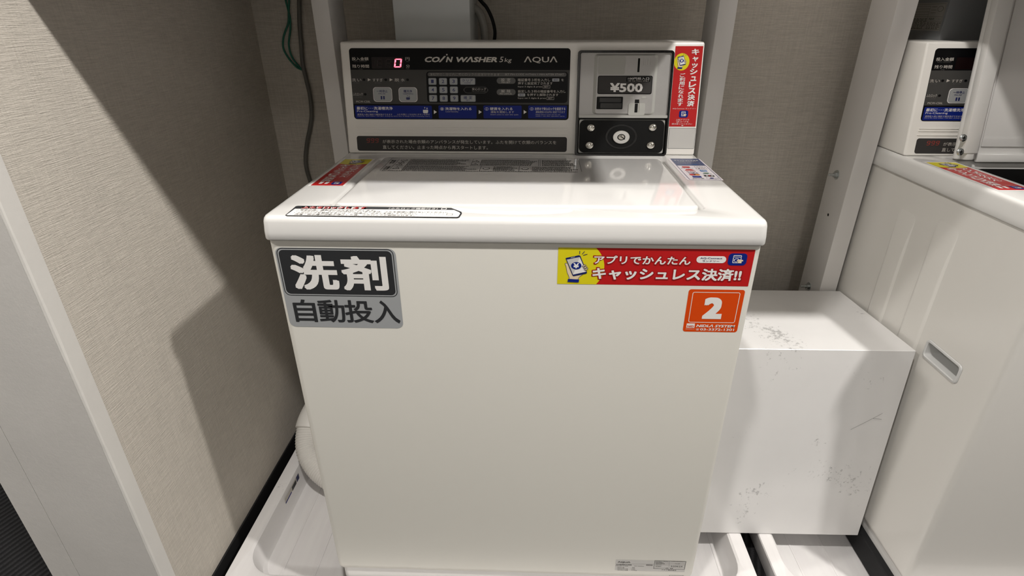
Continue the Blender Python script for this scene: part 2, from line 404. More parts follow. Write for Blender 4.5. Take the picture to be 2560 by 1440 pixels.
# ------------------------------------------------------------------ the washer
PC = Plane((0, .396, .83), (1, 0, 0), (0, .0316, .2055))     # console face
PF = Plane((0, .004, 0), (1, 0, 0), (0, 0, 1))               # steel front
PD = Plane((0, 0, .83), (1, 0, 0), (0, 1, 0))                # deck top
PLZ = .8335
PL = Plane((0, 0, PLZ), (1, 0, 0), (0, 1, 0))                # lid top
wash = thing('coin_washer', (0, .27, .015), 'cream coin washer with the orange 2 sticker, lid closed', 'washing machine', 'coin washers')
bm = bmesh.new()
rings = [[(x, y, z) for x, y in rloop(-.3505+a, .3505-a, .004+a, .545-a, r, 6)] for a, r, z in
         ((.012, .008, .094), (.003, .010, .0945), (.0004, .012, .100), (0, .012, .106), (0, .012, .81), (.004, .01, .812))]
loft(bm, rings); cabinet = new_obj('cabinet', bm, M_BODY, wash)
bm = bmesh.new(); loft(bm, [[(x, y, z) for x, y in rloop(-.344, .344, .009, .455, .012, 5)] for z in (.062, .096)]); new_obj('base', bm, M_DECK, wash)
for sx in (-.30, .30):
    for sy in (.06, .40):
        bm = bmesh.new(); loft(bm, [[(sx+r*math.cos(i*math.pi/8), sy+r*math.sin(i*math.pi/8), z) for i in range(16)] for r, z in ((.020, .0152), (.022, .020), (.022, .030), (.013, .034), (.013, .064))]); new_obj('foot', bm, M_BLACKR, wash)
def deck(opening):
    bm = bmesh.new(); n = 10; rings = []
    for hx, fy, z, r in ((.345, .006, .7965, .010), (.3530, .0004, .7950, .011), (.3538, -.0006, .7968, .012), (.3536, -.0004, .806, .012), (.3522, .0004, .8215, .012), (.3512, .0014, .8258, .0125), (.3492, .0034, .8285, .0125), (.3462, .0062, .8297, .012), (.3425, .0098, .83, .011)):
        rings.append([(x, y, z) for x, y in rloop(-hx, hx, fy, .55-fy, r, n)])
    rx = (-.274, .281, .0495, .360)
    for a, z, r in ((-.001, .83, .016), (.0006, .8294, .0155), (.0025, .8275, .014), (.0050, .8205, .013)):
        rings.append([(x, y, z) for x, y in rloop(rx[0]+a, rx[1]-a, rx[2]+a, rx[3]-a, r, n)])
    if opening:
        for a, z, r in ((.0070, .8203, .05), (.0095, .8195, .05), (.0105, .816, .05)):
            rings.append([(x, y, z) for x, y in rloop(rx[0]+a, rx[1]-a, rx[2]+a*.6, rx[3]-a*.6, r, n)])
    else: rings.append([(x, y, .8200) for x, y in rloop(rx[0]+.01, rx[1]-.01, rx[2]+.01, rx[3]-.01, .01, n)])
    loft(bm, rings, cap0=not opening, cap1=not opening)
    if opening: return bm
    me = bpy.data.meshes.new('top_deck'); bm.to_mesh(me); bm.free(); me.materials.append(M_DECK)
    o = bpy.data.objects.new('top_deck', me); COL.objects.link(o)
    cb = bmesh.new(); bmesh.ops.create_uvsphere(cb, u_segments=40, v_segments=20, radius=1)   # finger scoop in front of the lid
    for v in cb.verts:
        v.co = Vector((.001+v.co.x*.088, .041+v.co.y*.021, .8305+v.co.z*.006))
    cm = bpy.data.meshes.new('c'); cb.to_mesh(cm); cb.free(); co = bpy.data.objects.new('c', cm); COL.objects.link(co)
    md = o.modifiers.new('b', 'BOOLEAN'); md.object = co; md.operation = 'DIFFERENCE'; md.solver = 'EXACT'
    dg = bpy.context.evaluated_depsgraph_get(); nm = bpy.data.meshes.new_from_object(o.evaluated_get(dg))
    bpy.data.objects.remove(o); bpy.data.objects.remove(co)
    b2 = bmesh.new(); b2.from_mesh(nm); return b2
new_obj('top_deck', deck(False), M_DECK, wash)
# lid
bm = bmesh.new()
LX = (-.2635, .2695, .0505, .3525)
rings = [[(x, y, z) for x, y in rloop(LX[0]+a, LX[1]-a, LX[2]+a, LX[3]-a, r, 8)] for a, z, r in
         ((.003, .8212, .011), (.0008, .8218, .012), (0, .823, .012), (0, .8305, .012), (.0008, .8322, .0115), (.0026, .8332, .010), (.005, PLZ, .009))]
loft(bm, rings); lid = new_obj('lid', bm, M_LID, wash)
# console housing
bm = bmesh.new(); W = .348
hexa(bm, [(-W, .396, .8302), (W, .396, .8302), (W, .535, .8302), (-W, .535, .8302), (-W, .4276, 1.0355), (W, .4276, 1.0355), (W, .535, 1.0355), (-W, .535, 1.0355)], .004, 3)
new_obj('console', bm, M_CONS, wash)
c1 = lambda x, y: (840+x/4.2667, 90+y/4.2667)
for ya, yb in ((965, 975), (988, 1000), (1035, 1043)):
    p = Print(PC, 0, c1); R = p.rect(210, ya, 2470, yb); p.rr(R, M_CONS, 0, .001, thick=.0012, n=3); p.make('console_ridge', wash)
# --- control panel
p = Print(PC, .0003, c1)
RP = p.corners((142, 130), (2503, 130), (2480, 893), (192, 890))
p.rr(RP, I_BLACK, 0, .006, thick=.0003)
p.base += .0004
pr = lambda x0, y0, x1, y1: p.rect(x0, y0, x1, y1)
Rg = pr(150, 362, 2500, 728); p.face([(RP[0], Rg[1]), (RP[2], Rg[1]), (RP[2], Rg[3]), (RP[0], Rg[3])], I_BAND, 0)
p.rr(pr(380, 225, 720, 350), I_WINE, 0, .001)
p.rr(pr(968, 380, 2472, 712), I_BLACK, 1, .006); p.rr(pr(978, 390, 2458, 433), I_PILL, 2, .005)
for a, b in ((206, 1025), (1095, 1500), (1573, 1980), (2050, 2462)): p.rr(pr(a, 742, b, 880), I_BLUE, 1, .002)
for x in (1045, 1523, 2002): p.poly([(x, 790), (x+32, 811), (x, 832)], I_WHITE, 2)
for x, y in ((340, 467), (573, 467)): p.poly([(x, y-16), (x+34, y), (x, y+16)], I_PALE, 2)
for x, y in ((300, 467), (532, 467), (765, 467), (313, 622)):
    e = p.rect(x-15, y-13, x+15, y+13); p.ell((e[0]+e[2])/2, (e[1]+e[3])/2, (e[2]-e[0])/2, (e[3]-e[1])/2, I_BLACK, 2)
T = p.t
T('投入金額', 170, 226, 348, 262, I_PALE, bold=.008); T('INPUT AMOUNT', 190, 267, 330, 279, I_PILL); T('残り時間', 175, 305, 354, 341, I_PALE, bold=.008); T('TIME', 243, 346, 285, 358, I_PILL)
T('円', 741, 228, 785, 262, I_PALE); T('YEN', 748, 267, 782, 279, I_PILL); T('分', 748, 305, 788, 341, I_PALE); T('MIN', 748, 346, 784, 356, I_PILL)
T('CO', 948, 222, 1108, 280, I_PALE, bold=.035, shear=.25); T('/', 1098, 214, 1172, 280, I_PALE, bold=.035, shear=.35); T('N', 1172, 222, 1248, 280, I_PALE, bold=.035, shear=.25)
e = p.rect(1174, 192, 1192, 208); p.ell((e[0]+e[2])/2, (e[1]+e[3])/2, (e[2]-e[0])/2, (e[3]-e[1])/2, I_PALE, 2)
T('WΛSHER', 1285, 222, 1718, 280, I_PALE, bold=.035, shear=.22); T('5', 1742, 222, 1788, 280, I_PALE, shear=.2); T('kg', 1798, 236, 1875, 290, I_PALE, shear=.15)
T('ΛQUΛ', 2005, 219, 2362, 292, I_PALE, bold=.012)
T('洗', 172, 452, 213, 486, I_PALE); T('い', 228, 456, 272, 484, I_PALE); T('WASH', 187, 493, 250, 507, I_PILL)
T('すすぎ', 392, 452, 500, 486, I_PALE); T('RINSE', 415, 493, 482, 507, I_PILL); T('脱', 627, 452, 675, 486, I_PALE); T('水', 692, 452, 735, 486, I_PALE); T('SPIN', 655, 493, 706, 507, I_PILL)
T('ふたロック', 183, 606, 287, 638, I_PALE); T('LOCKED', 190, 646, 282, 661, I_PILL); T('MCW-C50L', 217, 690, 368, 710, I_PALE)
T('運転開始１分以内に安心ロックの設定ができます', 1000, 397, 1745, 426, I_PALE); T('SET PIN CODE WITHIN 1 MIN AFTER START', 1802, 400, 2430, 420, I_PALE)
R = pr(1362, 543, 1622, 610); p.frame(R, .0006, I_PILL, 2, .0075)
T('安心ロック', 1452, 553, 1600, 579, I_PALE); T('PIN CODE LOCKED', 1452, 583, 1600, 598, I_PILL)
for y, a, b in ((478, '設定', 'PIN SET'), (599, '解除', 'PIN CANCEL')):
    p.rr(pr(1714, y-32, 1916, y+32), I_PILL, 2, .0075); T(a[0], 1762, y-26, 1800, y+6, I_PALE, 3); T(a[1], 1824, y-26, 1862, y+6, I_PALE, 3)
    T(b, 1815-(48 if a[0] == '設' else 68), y+10, 1815+(42 if a[0] == '設' else 65), y+25, I_PALE, 3)
T('暗証番号３桁を入力し', 1941, 453, 2285, 485, I_PALE); T('を', 2403, 456, 2430, 482, I_PALE); T('押すと設定完了されます', 1941, 491, 2310, 520, I_PALE); T('Input 3 digits & press', 1941, 533, 2198, 552, I_PALE)
T('設定した３桁の暗証番号を入力し', 1941, 576, 2450, 606, I_PALE); T('を押すと解除されます', 2038, 613, 2372, 642, I_PALE); T('Input set 3 digits & press', 1941, 655, 2240, 674, I_PALE)
for x0, y0, x1, y1 in ((2306, 453, 2382, 486), (1941, 613, 2018, 645)):
    p.rr(pr(x0, y0, x1, y1), I_KEY, 2, .001); T('確定', x0+14, y0+6, x1-14, y1-6, I_INKB, 3)
for x0, y0, x1, y1 in ((2206, 527, 2283, 558), (2248, 650, 2325, 681)):
    p.frame(pr(x0, y0, x1, y1), .0004, I_PALE, 2, .0004, 2); T('SET', x0+14, y0+7, x1-14, y1-8, I_PALE, 3)
T('最初に･･･洗濯槽洗浄', 222, 754, 606, 788, I_WHITE, bold=.008); T('Pre-Cleaning', 226, 793, 448, 818, I_WHITE)
T('硬貨投入前に無料で槽洗浄ができます', 230, 828, 602, 846, I_PALE); T('ふたを閉じ１分以内にボタンを押す', 650, 828, 1002, 846, I_PALE)
T('Select the cycle within 1 min after closing top lid for free of charge ( before inserting coins )', 230, 850, 1000, 863, I_PALE, res=1)
def tubicon(p, x0, y0, x1, y1, m, k):
    w_, h_ = x1-x0, y1-y0; c = lambda a, b: (x0+a*w_, y0+b*h_)
    p.poly([c(.02, .45), c(.98, .45), c(.98, .85), c(.85, 1), c(.15, 1), c(.02, .85)], m, k)
    for a, b, s_ in ((.35, .12, .16), (.78, .22, .2)):
        p.poly([c(a, b-s_), c(a+s_*.3, b-.03), c(a+s_, b), c(a+s_*.3, b+.03), c(a, b+s_), c(a-s_*.3, b+.03), c(a-s_, b), c(a-s_*.3, b-.03)], m, k)
tubicon(p, 928, 758, 984, 824, I_WHITE, 2)
for x, n_ in ((1132, '1'), (1608, '2'), (2088, '3')):
    e = p.rect(x-20, 762, x+20, 794); cu, cv = (e[0]+e[2])/2, (e[1]+e[3])/2
    p.ell(cu, cv, (e[2]-e[0])/2, (e[3]-e[1])/2, I_WHITE, 2, 20); p.ell(cu, cv, (e[2]-e[0])*.43, (e[3]-e[1])*.43, I_BLUE, 3, 20); T(n_, x-6, 768, x+6, 788, I_WHITE, 4)
T('洗濯物を入れる', 1165, 761, 1446, 792, I_WHITE, bold=.008); T('Load laundry', 1172, 800, 1306, 817, I_PALE)
T('硬貨を入れる', 1642, 761, 1883, 792, I_WHITE, bold=.008); T('運転を開始します', 1650, 798, 1900, 824, I_PALE); T('Insert coins to start the cycle', 1650, 832, 1945, 848, I_PALE)
T('お好みで安心ロックを設定する', 2122, 761, 2446, 792, I_WHITE, bold=.008); T('運転開始1分以内に設定できます', 2130, 798, 2443, 824, I_PALE)
T('Safety Door Lock can be set', 2128, 833, 2392, 846, I_PALE); T('within 1 min after operation starts.', 2128, 850, 2440, 863, I_PALE)
panel = p.make('control_panel', wash); panel['label'] = 'black control sheet printed with wash steps and blue instruction boxes'
# seven segment display
def seg7(p, x0, y0, x1, y1, on, m, k, off=None):
    w_, h_ = x1-x0, y1-y0; sl = lambda a, b: (x0+a*w_+(1-b)*w_*.13-.06*w_, y0+b*h_)
    S = {'a': ((.08, 0), (.92, 0), (.76, .12), (.24, .12)), 'g': ((.12, .5), (.24, .44), (.76, .44), (.88, .5), (.76, .56), (.24, .56)), 'd': ((.24, .88), (.76, .88), (.92, 1), (.08, 1)),
         'f': ((0, .04), (.2, .15), (.2, .42), (.08, .48), (0, .46)), 'e': ((0, .54), (.08, .52), (.2, .58), (.2, .85), (0, .96)), 'b': ((1, .04), (1, .46), (.92, .48), (.8, .42), (.8, .15)), 'c': ((1, .96), (.8, .85), (.8, .58), (.92, .52), (1, .54))}
    for q, pts in S.items():
        mm = m if q in on else off
        if mm: p.poly([sl(a, b) for a, b in pts], mm, k)
p = Print(PC, .00085, c1)
for x in (440, 532): seg7(p, x, 245, x+60, 335, 'abcdefg', I_LEDG, 3)
seg7(p, 366, 245, 400, 335, 'bc', I_LEDG, 3); seg7(p, 624, 243, 700, 336, 'abcdef', I_LED, 3, I_LEDG)
d = p.make('digit_display', panel); d['label'] = 'red lit digit zero beside unlit digits'
# keys
def key(x0, y0, x1, y1, lines, rad=.0022, ring=False, icon=None):
    p = Print(PC, .0009, c1); R = p.rect(x0, y0, x1, y1)
    p.rr(R, I_WHITE if ring else I_KEYB, 0, rad, thick=.0009); p.base += .0010
    if ring: p.rr(R, I_DGREY, 0, rad*.9, inset=.0009)
    p.rr(R, I_KEY, 1, rad*.6, inset=.0013 if ring else .0008)
    for s_, a, b, c, d_, bo in lines: p.t(s_, a, b, c, d_, I_INKB, 3, bold=bo)
    if icon: icon(p)
    p.make('button', panel)
n_ = 1
for cy in (485, 575, 665):
    for j, cx in enumerate((1030, 1143, 1255)):
        dx = 4*(cy-485)/90
        key(cx-43+dx, cy-37, cx+43+dx, cy+37, [(str(n_), cx-14+dx, cy-19, cx+14+dx, cy+18, .01)]); n_ += 1
key(1325, 448, 1487, 521, [('クリア', 1345, 461, 1462, 489, .01), ('CLEAR', 1368, 494, 1440, 507, 0)])
key(1330, 630, 1491, 703, [('確', 1362, 641, 1400, 675, .01), ('定', 1418, 641, 1456, 675, .01), ('SET', 1390, 679, 1428, 692, 0)])
def pauseicon(p):
    for x in (480, 506): p.rr(p.rect(x, 641, x+17, 677), I_INKB, 3, .0002, n=2)
key(400, 547, 600, 702, [('一時停止', 437, 575, 553, 603, .01), ('PAUSE', 458, 608, 530, 624, 0)], .006, True, pauseicon)
key(672, 548, 869, 704, [('槽洗浄', 722, 575, 814, 603, .01), ('CLEANING', 716, 609, 826, 624, 0)], .006, True, lambda p: tubicon(p, 750, 634, 792, 680, I_INKB, 3))
# notice strip
p = Print(PC, .0003, c1); R = p.corners((217, 1067), (2464, 1077), (2460, 1238), (236, 1222)); p.rr(R, I_DGREY, 0, .0045, thick=.0003); p.base += .0004
for i in range(3): seg7(p, 328+i*46, 1093, 362+i*46, 1138, 'abcdfg', I_LED9, 2)
p.t('が表示された場合衣類のアンバランスが発生しています。ふたを開けて衣類のバランスを', 498, 1112, 2350, 1150, I_PALE, bold=.004)
p.t('直してください。止まった時点から再スタートします。', 500, 1168, 1620, 1208, I_PALE, bold=.004)
o = p.make('notice_strip', wash); o['label'] = 'dark grey notice strip starting with red 999'

# --- coin unit
c2 = lambda x, y: (1430+x/4.967, 110+y/4.967)
p = Print(PC, .0002, c2); RF = p.corners((78, 80), (1262, 80), (1170, 1388), (30, 1388)); 
p.rr(RF, M_BLKM, 0, .006, thick=.003)
def ringblock(pr_, R, wd, m, k, r, t0, t1):
    u0, v0, u1, v1 = R; A = rloop(u0, u1, v0, v1, r, 6); B = rloop(u0+wd, u1-wd, v0+wd, v1-wd, max(r-wd*.6, .0005), 6); N = len(A); i = pr_.mi(m)
    a0 = [pr_.bm.verts.new(pr_.pl.pt(*q, t0)) for q in A]; a1 = [pr_.bm.verts.new(pr_.pl.pt(*q, t1)) for q in rloop(u0+.0008, u1-.0008, v0+.0008, v1-.0008, r, 6)]
    b1 = [pr_.bm.verts.new(pr_.pl.pt(*q, t1)) for q in B]; b0 = [pr_.bm.verts.new(pr_.pl.pt(*q, t0)) for q in B]
    for q in range(N):
        z = (q+1) % N
        for f in ((a0[q], a0[z], a1[z], a1[q]), (a1[q], a1[z], b1[z], b1[q]), (b1[q], b1[z], b0[z], b0[q])):
            ff = pr_.bm.faces.new(f); ff.material_index = i
ringblock(p, RF, .0042, M_BLK, 0, .006, 0, .0085)
coin = p.make('coin_unit', wash); coin['label'] = 'black framed coin unit'
p = Print(PC, .0034, c2)
RS = p.corners((98, 112), (1220, 112), (1186, 918), (92, 918)); p.rr(RS, M_STEEL, 0, .003, thick=.0015)
p.base += .0016
RC = p.rect(262, 128, 1040, 872)
u0, v0, u1, v1 = RC                                   # raised middle with sloped flanks
A = rloop(u0, u1, v0, v1, .006, 6); B = rloop(u0+.0055, u1-.0055, v0+.001, v1-.003, .005, 6); N = len(A)
va = [p.bm.verts.new(PC.pt(*q, p.base)) for q in A]; vb = [p.bm.verts.new(PC.pt(*q, p.base+.0030)) for q in B]; i = p.mi(M_STEEL2)
for q in range(N):
    f = p.bm.faces.new((va[q], va[(q+1) % N], vb[(q+1) % N], vb[q])); f.material_index = i
f = p.bm.faces.new(vb); f.material_index = p.mi(M_STEEL)
RB = p.rect(92, 884, 1188, 918); p.rr((RS[0], RB[1], RS[2], RB[3]), M_STEEL2, 0, .001, thick=.0042)
p.base += .0032
p.rr(p.rect(320, 152, 652, 382), I_PLATE, 0, .004, thick=.0006)
p.frame(p.rect(664, 150, 1008, 384), .0006, M_STEEL2, 1, .004)
p.rr(p.rect(796, 174, 844, 362), M_STEEL2, 1, .0004); p.rr(p.rect(806, 182, 832, 354), M_BLKM, 3, .0002)
for x in (884, 912, 940, 968): p.rr(p.rect(x, 178, x+7, 262), M_STEEL2, 1, .0003, thick=.0005, n=2)
p.frame(p.rect(655, 640, 935, 690), .0004, M_STEEL2, 1, .002)
for x in (715, 860): p.rr(p.rect(x, 650, x+46, 678), M_STEEL2, 1, .001, thick=.0003, n=3)
p.rr(p.rect(690, 736, 894, 884), M_STEEL2, 1, .003, thick=.0012); p.rr(p.rect(768, 690, 820, 850), M_BLKM, 2, .0004); p.rr(p.rect(768, 740, 804, 850), M_BLKM, 14, .0003)
p.rr(p.rect(822, 690, 828, 850), M_CHROME, 14, .0003)
sp = p.make('coin_plate', coin); sp['label'] = 'silver plate with upright coin slots'
p = Print(PC, .0083, c2); R = p.rect(313, 398, 984, 624); p.rr(R, I_BLACK, 0, .003, thick=.0008); p.base += .001; p.rr(R, I_DGREY, 0, .002, inset=.0014)
p.rr(p.rect(666, 410, 960, 474), I_BLACK, 1, .0015); p.t('100円投入口', 686, 417, 946, 448, I_WHITE); p.t('100 Yen Coins ONLY', 686, 455, 944, 468, I_PALE)
p.t('¥500', 464, 488, 866, 600, I_WHITE, bold=.03)
o = p.make('price_plate', coin); o['label'] = 'dark price plate reading 500 yen'
p = Print(PC, .0083, c2); R = p.rect(300, 656, 622, 810); p.rr(R, M_BLKM, 0, .0015, thick=.0004); p.base += .0005
p.rr(p.rect(335, 672, 600, 724), M_BLK, 0, .001, thick=.0010); p.rr(p.rect(345, 735, 608, 798), M_BLK, 0, .001, thick=.0006)
o = p.make('coin_return', coin); o['label'] = 'black coin return flap'
p = Print(PC, .0034, c2); R = p.corners((88, 940), (1150, 940), (1118, 1352), (78, 1352)); p.rr(R, M_STEEL2, 0, .003, thick=.001); p.base += .0011
p.rr(R, M_BLKM, 0, .0105, thick=.0014, inset=.0006, n=8); p.base += .0015
c = p.q(605, 1150); e = p.q(800, 1150)[0]-c[0]; ev_ = abs(p.q(605, 1300)[1]-c[1])
p.ell(*c, e, ev_, M_BLK, 0, 40, thick=.0006); p.ell(*c, e*.88, ev_*.88, M_BLKM, 6, 40)
lockp = p.make('lock_plate', coin); lockp['label'] = 'matt black plate with a key lock and four chrome screws'
p = Print(PC, .0060, c2); c = p.q(604, 1155); ru = p.q(706, 1155)[0]-c[0]; rv = abs(p.q(604, 1235)[1]-c[1])
p.ell(*c, ru, rv, M_STEEL2, 0, 36, thick=.003); p.base += .0031; p.ell(*c, ru*.97, rv*.97, I_PALE, 0, 36); p.ell(*c, ru*.92, rv*.92, I_STEEL, 1, 36)
p.ell(*c, ru*.48, rv*.48, I_BLACK, 2, 28); p.ell(*c, ru*.36, rv*.36, M_CHROME, 3, 28)
p.line([(c[0]-.0006, c[1]+.001), (c[0]+ru*.42, c[1]-rv*.30)], .0016, I_BLACK, 4); p.line([(c[0]-ru*.25, c[1]+rv*.1), (c[0]+ru*.05, c[1]+rv*.3)], .001, I_BLACK, 4)
o = p.make('key_lock', coin); o['label'] = 'round silver key lock'
for x, y in ((230, 1040), (994, 1036), (213, 1257), (969, 1257)):
    pq = Print(PC, 0, c2); c = pq.q(x, y); ru = pq.q(x+53, y)[0]-c[0]; rv = abs(pq.q(x, y+47)[1]-c[1]); bm = bmesh.new(); n = 24; rings = []
    for a in (0, 15, 35, 55, 75):
        s_, h_ = math.cos(math.radians(a)), math.sin(math.radians(a)); rings.append([PC.pt(c[0]+ru*s_*math.cos(2*math.pi*i/n), c[1]+rv*s_*math.sin(2*math.pi*i/n), .0058+.0042*h_) for i in range(n)])
    loft(bm, rings); bmesh.ops.recalc_face_normals(bm, faces=bm.faces); new_obj('screw', bm, M_CHROME, coin)

# --- phone-and-hand pictogram and app badge shared by the stickers
def phone_icon(p, f, k):                              # f maps 0..1309, 0..1440 picture units to uv
    G = lambda *q: [f(x, y) for x, y in q]
    p.face(G((165, 625), (225, 625), (265, 690), (330, 850), (420, 1020), (560, 1040), (740, 1000), (660, 1060), (600, 1150), (300, 1150), (280, 1060), (230, 940), (200, 760)), I_SKIN, k)
    p.line(G((232, 628), (180, 618), (160, 640), (200, 740), (232, 930), (285, 1040), (305, 1130)), p.S*14, I_NAVY, k+1)
    p.line(G((735, 1000), (650, 1060), (605, 1100), (590, 1150)), p.S*14, I_NAVY, k+1)
    p.face(G((185, 450), (620, 360), (665, 380), (885, 930), (860, 965), (440, 1048), (405, 1020), (188, 480)), I_NAVY, k+2)
    p.face(G((222, 505), (645, 420), (850, 900), (425, 995)), I_WHITE, k+3)
    p.face(G((222, 505), (645, 420), (425, 995)), I_PALE if False else I_STEEL, k+4)
    c = f(530, 702); e = f(700, 702); g = f(530, 822); p.ell(c[0], c[1], abs(e[0]-c[0])+abs(e[1]-c[1])*0, math.hypot(g[0]-c[0], g[1]-c[1]), I_BLUE, k+5)
    p.text('¥', (f(435, 700)[0], f(530, 785)[1], f(620, 700)[0], f(530, 615)[1]), I_WHITE, k+6, bold=.03)
    p.line(G((355, 445), (490, 415)), p.S*12, I_WHITE, k+3)
    for x, y in ((790, 690), (830, 745), (862, 800)):
        p.line(G((x-45, y+35), (x+30, y-10)), p.S*70, I_NAVY, k+5); p.line(G((x-45, y+35), (x+30, y-10)), p.S*45, I_SKIN, k+6)
    for a, b in (((648, 225), (642, 318)), ((800, 240), (728, 322)), ((890, 325), (765, 362))): p.line(G(a, b), p.S*22, I_NAVY, k+2)
    p.face(G((262, 1130), (628, 1155), (608, 1250), (243, 1230)), I_BLUE, k+4)
def badge(p, R, k):
    u0, v0, u1, v1 = R; w_, h_ = u1-u0, v1-v0; p.rr(R, I_BLUE, k, w_*.2)
    p.frame((u0+w_*.25, v0+h_*.2, u0+w_*.7, v0+h_*.85), w_*.035, I_WHITE, k+1, w_*.05, 3); p.line([(u0+w_*.25, v0+h_*.7), (u0+w_*.7, v0+h_*.7)], w_*.03, I_WHITE, k+1)
    p.ell(u0+w_*.46, v0+h_*.44, w_*.15, h_*.15, I_WHITE, k+1, 16); p.ell(u0+w_*.46, v0+h_*.44, w_*.11, h_*.11, I_BLUE, k+2, 16)
    p.face([(u0+w_*a, v0+h_*b) for a, b in ((.48, .46), (.58, .5), (.7, .5), (.8, .46), (.82, .36), (.74, .36), (.74, .2), (.55, .2), (.55, .36), (.47, .36))], I_SKIN, k+3)

# --- upright red sticker on the console
c3 = lambda x, y: (1400+x/4.3625, 90+y/4.3625)
p = Print(PC, .0003, c3); p.S = 1
R = p.corners((1258, 110), (1560, 110), (1480, 988), (1190, 988)); R = (R[0]+.0, R[1], R[2], R[3])
p.rr(R, I_RED, 0, .0005, n=2)
w_, h_ = R[2]-R[0], R[3]-R[1]; N_ = lambda a, b: (R[0]+a*w_, R[1]+(1-b)*h_)
p.ell(*N_(.27, .19), w_*.28, h_*.105, I_YEL, 1, 36)
x0, y0 = N_(.10, .09); p.S = w_*.0004
phone_icon(p, lambda x, y: (R[0]+w_*(.02+.46*x/1000), R[3]-h_*(.085+.19*(y-200)/1050)), 3)
p.vtext('キャッシュレス決済', (R[0]+w_*.60, R[1]+h_*.255, R[0]+w_*.87, R[3]-h_*.03), I_WHITE, 4, .03)
p.vtext('ご利用になれます', (R[0]+w_*.24, R[1]+h_*.26, R[0]+w_*.44, R[3]-h_*.325), I_WHITE, 4, .015)
p.text('AQ-Connect ランドリー', (R[0]+w_*.08, R[1]+h_*.222, R[2]-w_*.05, R[1]+h_*.238), I_WHITE, 4)
badge(p, (R[0]+w_*.34, R[1]+h_*.115, R[0]+w_*.68, R[1]+h_*.208), 2)
for i_, (s_, a, b) in enumerate((('上記アプリで', .24, .74), ('QRコードを', .26, .72), ('読み取ってください', .1, .86))):
    p.text(s_, (R[0]+w_*a, R[1]+h_*(.078-i_*.027), R[0]+w_*b, R[1]+h_*(.099-i_*.027)), I_WHITE, 4)
p.face([(R[0]+w_*.45, R[1]+h_*.018), (R[0]+w_*.5, R[1]+h_*.006), (R[0]+w_*.55, R[1]+h_*.018)], I_WHITE, 4)
o = p.make('upright_red_sticker', wash); o['label'] = 'upright red payment sticker with a yellow spot'
p = Print(PC, .0003, c3); R = p.corners((1195, 1003), (1478, 1003), (1462, 1232), (1170, 1225)); p.rr(R, I_STEEL, 0, .001); p.frame(R, .0005, I_KEYB, 1, .001)
o = p.make('white_label', wash); o['label'] = 'blank white square label at the foot of the red sticker'

# --- steel front: detergent sticker
p = Print(PF, .0002)
c4 = lambda x, y: (660+x/6, 600+y/6)
p.f = c4; R = p.corners((165, 112), (1978, 130), (2085, 1325), (385, 1300)); p.rr(R, I_SILV, 0, .010)
R2 = p.corners((172, 118), (1940, 135), (2008, 855), (322, 830)); p.frame(R2, .0012, I_CHAR, 1, .009)
p.rr((R2[0]+.0030, R2[1]+.0030, R2[2]-.0030, R2[3]-.0030), I_CHAR, 1, .007)
def skew_rect(x0, y0, x1, y1): a, b = p.q(x0, y0), p.q(x1, y1); return a[0], b[1], b[0], a[1]
W2, H2 = R2[2]-R2[0], R2[3]-R2[1]
p.text('洗', (R2[0]+W2*.095, R2[1]+H2*.135, R2[0]+W2*.500, R2[1]+H2*.865), I_WHITE, 3, bold=.034, res=6)
p.text('剤', (R2[0]+W2*.532, R2[1]+H2*.13, R2[0]+W2*.930, R2[1]+H2*.855), I_WHITE, 3, bold=.030, res=6)
for ch, a, b in (('自', .060, .255), ('動', .275, .505), ('投', .505, .750), ('入', .755, .980)):
    HH = (R2[1]-R[1]); p.text(ch, (R[0]+(R[2]-R[0])*a, R[1]+HH*.165, R[0]+(R[2]-R[0])*b, R[1]+HH*.885), I_CHAR, 2, bold=.016, res=6)
o = p.make('detergent_sticker', wash); o['label'] = 'grey and charcoal sticker in large characters'
# banner
c5 = lambda x, y: (1380+x/4.5714, 600+y/4.5714)
p = Print(PF, .0002, c5); R = p.corners((70, 95), (2328, 100), (2243, 520), (60, 510)); p.rr(R, I_RED, 0, .001, n=3); w_, h_ = R[2]-R[0], R[3]-R[1]
cu, cv, rad = R[0]+w_*.052, R[1]+h_*.47, w_*.190
pts = [(R[0], R[1]), (R[0], R[3])]
arc = []
for i in range(60):
    a = math.pi/2-math.pi*i/59; u, v = cu+rad*math.cos(a)*1.0, cv+rad*math.sin(a)*.86
    if R[1] <= v <= R[3] and u > R[0]: arc.append((u, v))
vs = [(R[0], R[1])]+[(arc[-1][0], R[1])]+arc[::-1]+[(arc[0][0], R[3]), (R[0], R[3])]
p.face(vs, I_YEL, 1)
c6 = lambda x, y: (1400+x/13.09, 610+y/13.09); p.S = 1.0/13.09*.00042*1.2
phone_icon(p, lambda x, y: PF.uv(*c6(x, y)), 2)
def outlined(s_, x0, y0, x1, y1, bo):
    Rr = p.rect(x0, y0, x1, y1); g = .0016
    p.text(s_, (Rr[0]-g, Rr[1]-g, Rr[2]+g, Rr[3]+g), I_RED2, 3, bold=bo+.05, res=3); p.text(s_, Rr, I_WHITE, 5, bold=bo, res=4)
outlined('アプリでかんたん', 480, 180, 1585, 275, .022); outlined('キャッシュレス決済!!', 462, 320, 2165, 458, .03)
R3 = p.rect(1650, 183, 1990, 262); p.rr(R3, I_WHITE, 2, .0085); p.t('AQ-Connect', 1693, 198, 1945, 220, I_NAVY, 3, bold=.012); p.t('ランドリー', 1718, 231, 1910, 250, I_NAVY, 3, bold=.012)
badge(p, p.rect(2012, 152, 2226, 290), 2)
o = p.make('app_banner', wash); o['label'] = 'long red and yellow payment banner with a phone-in-hand picture'
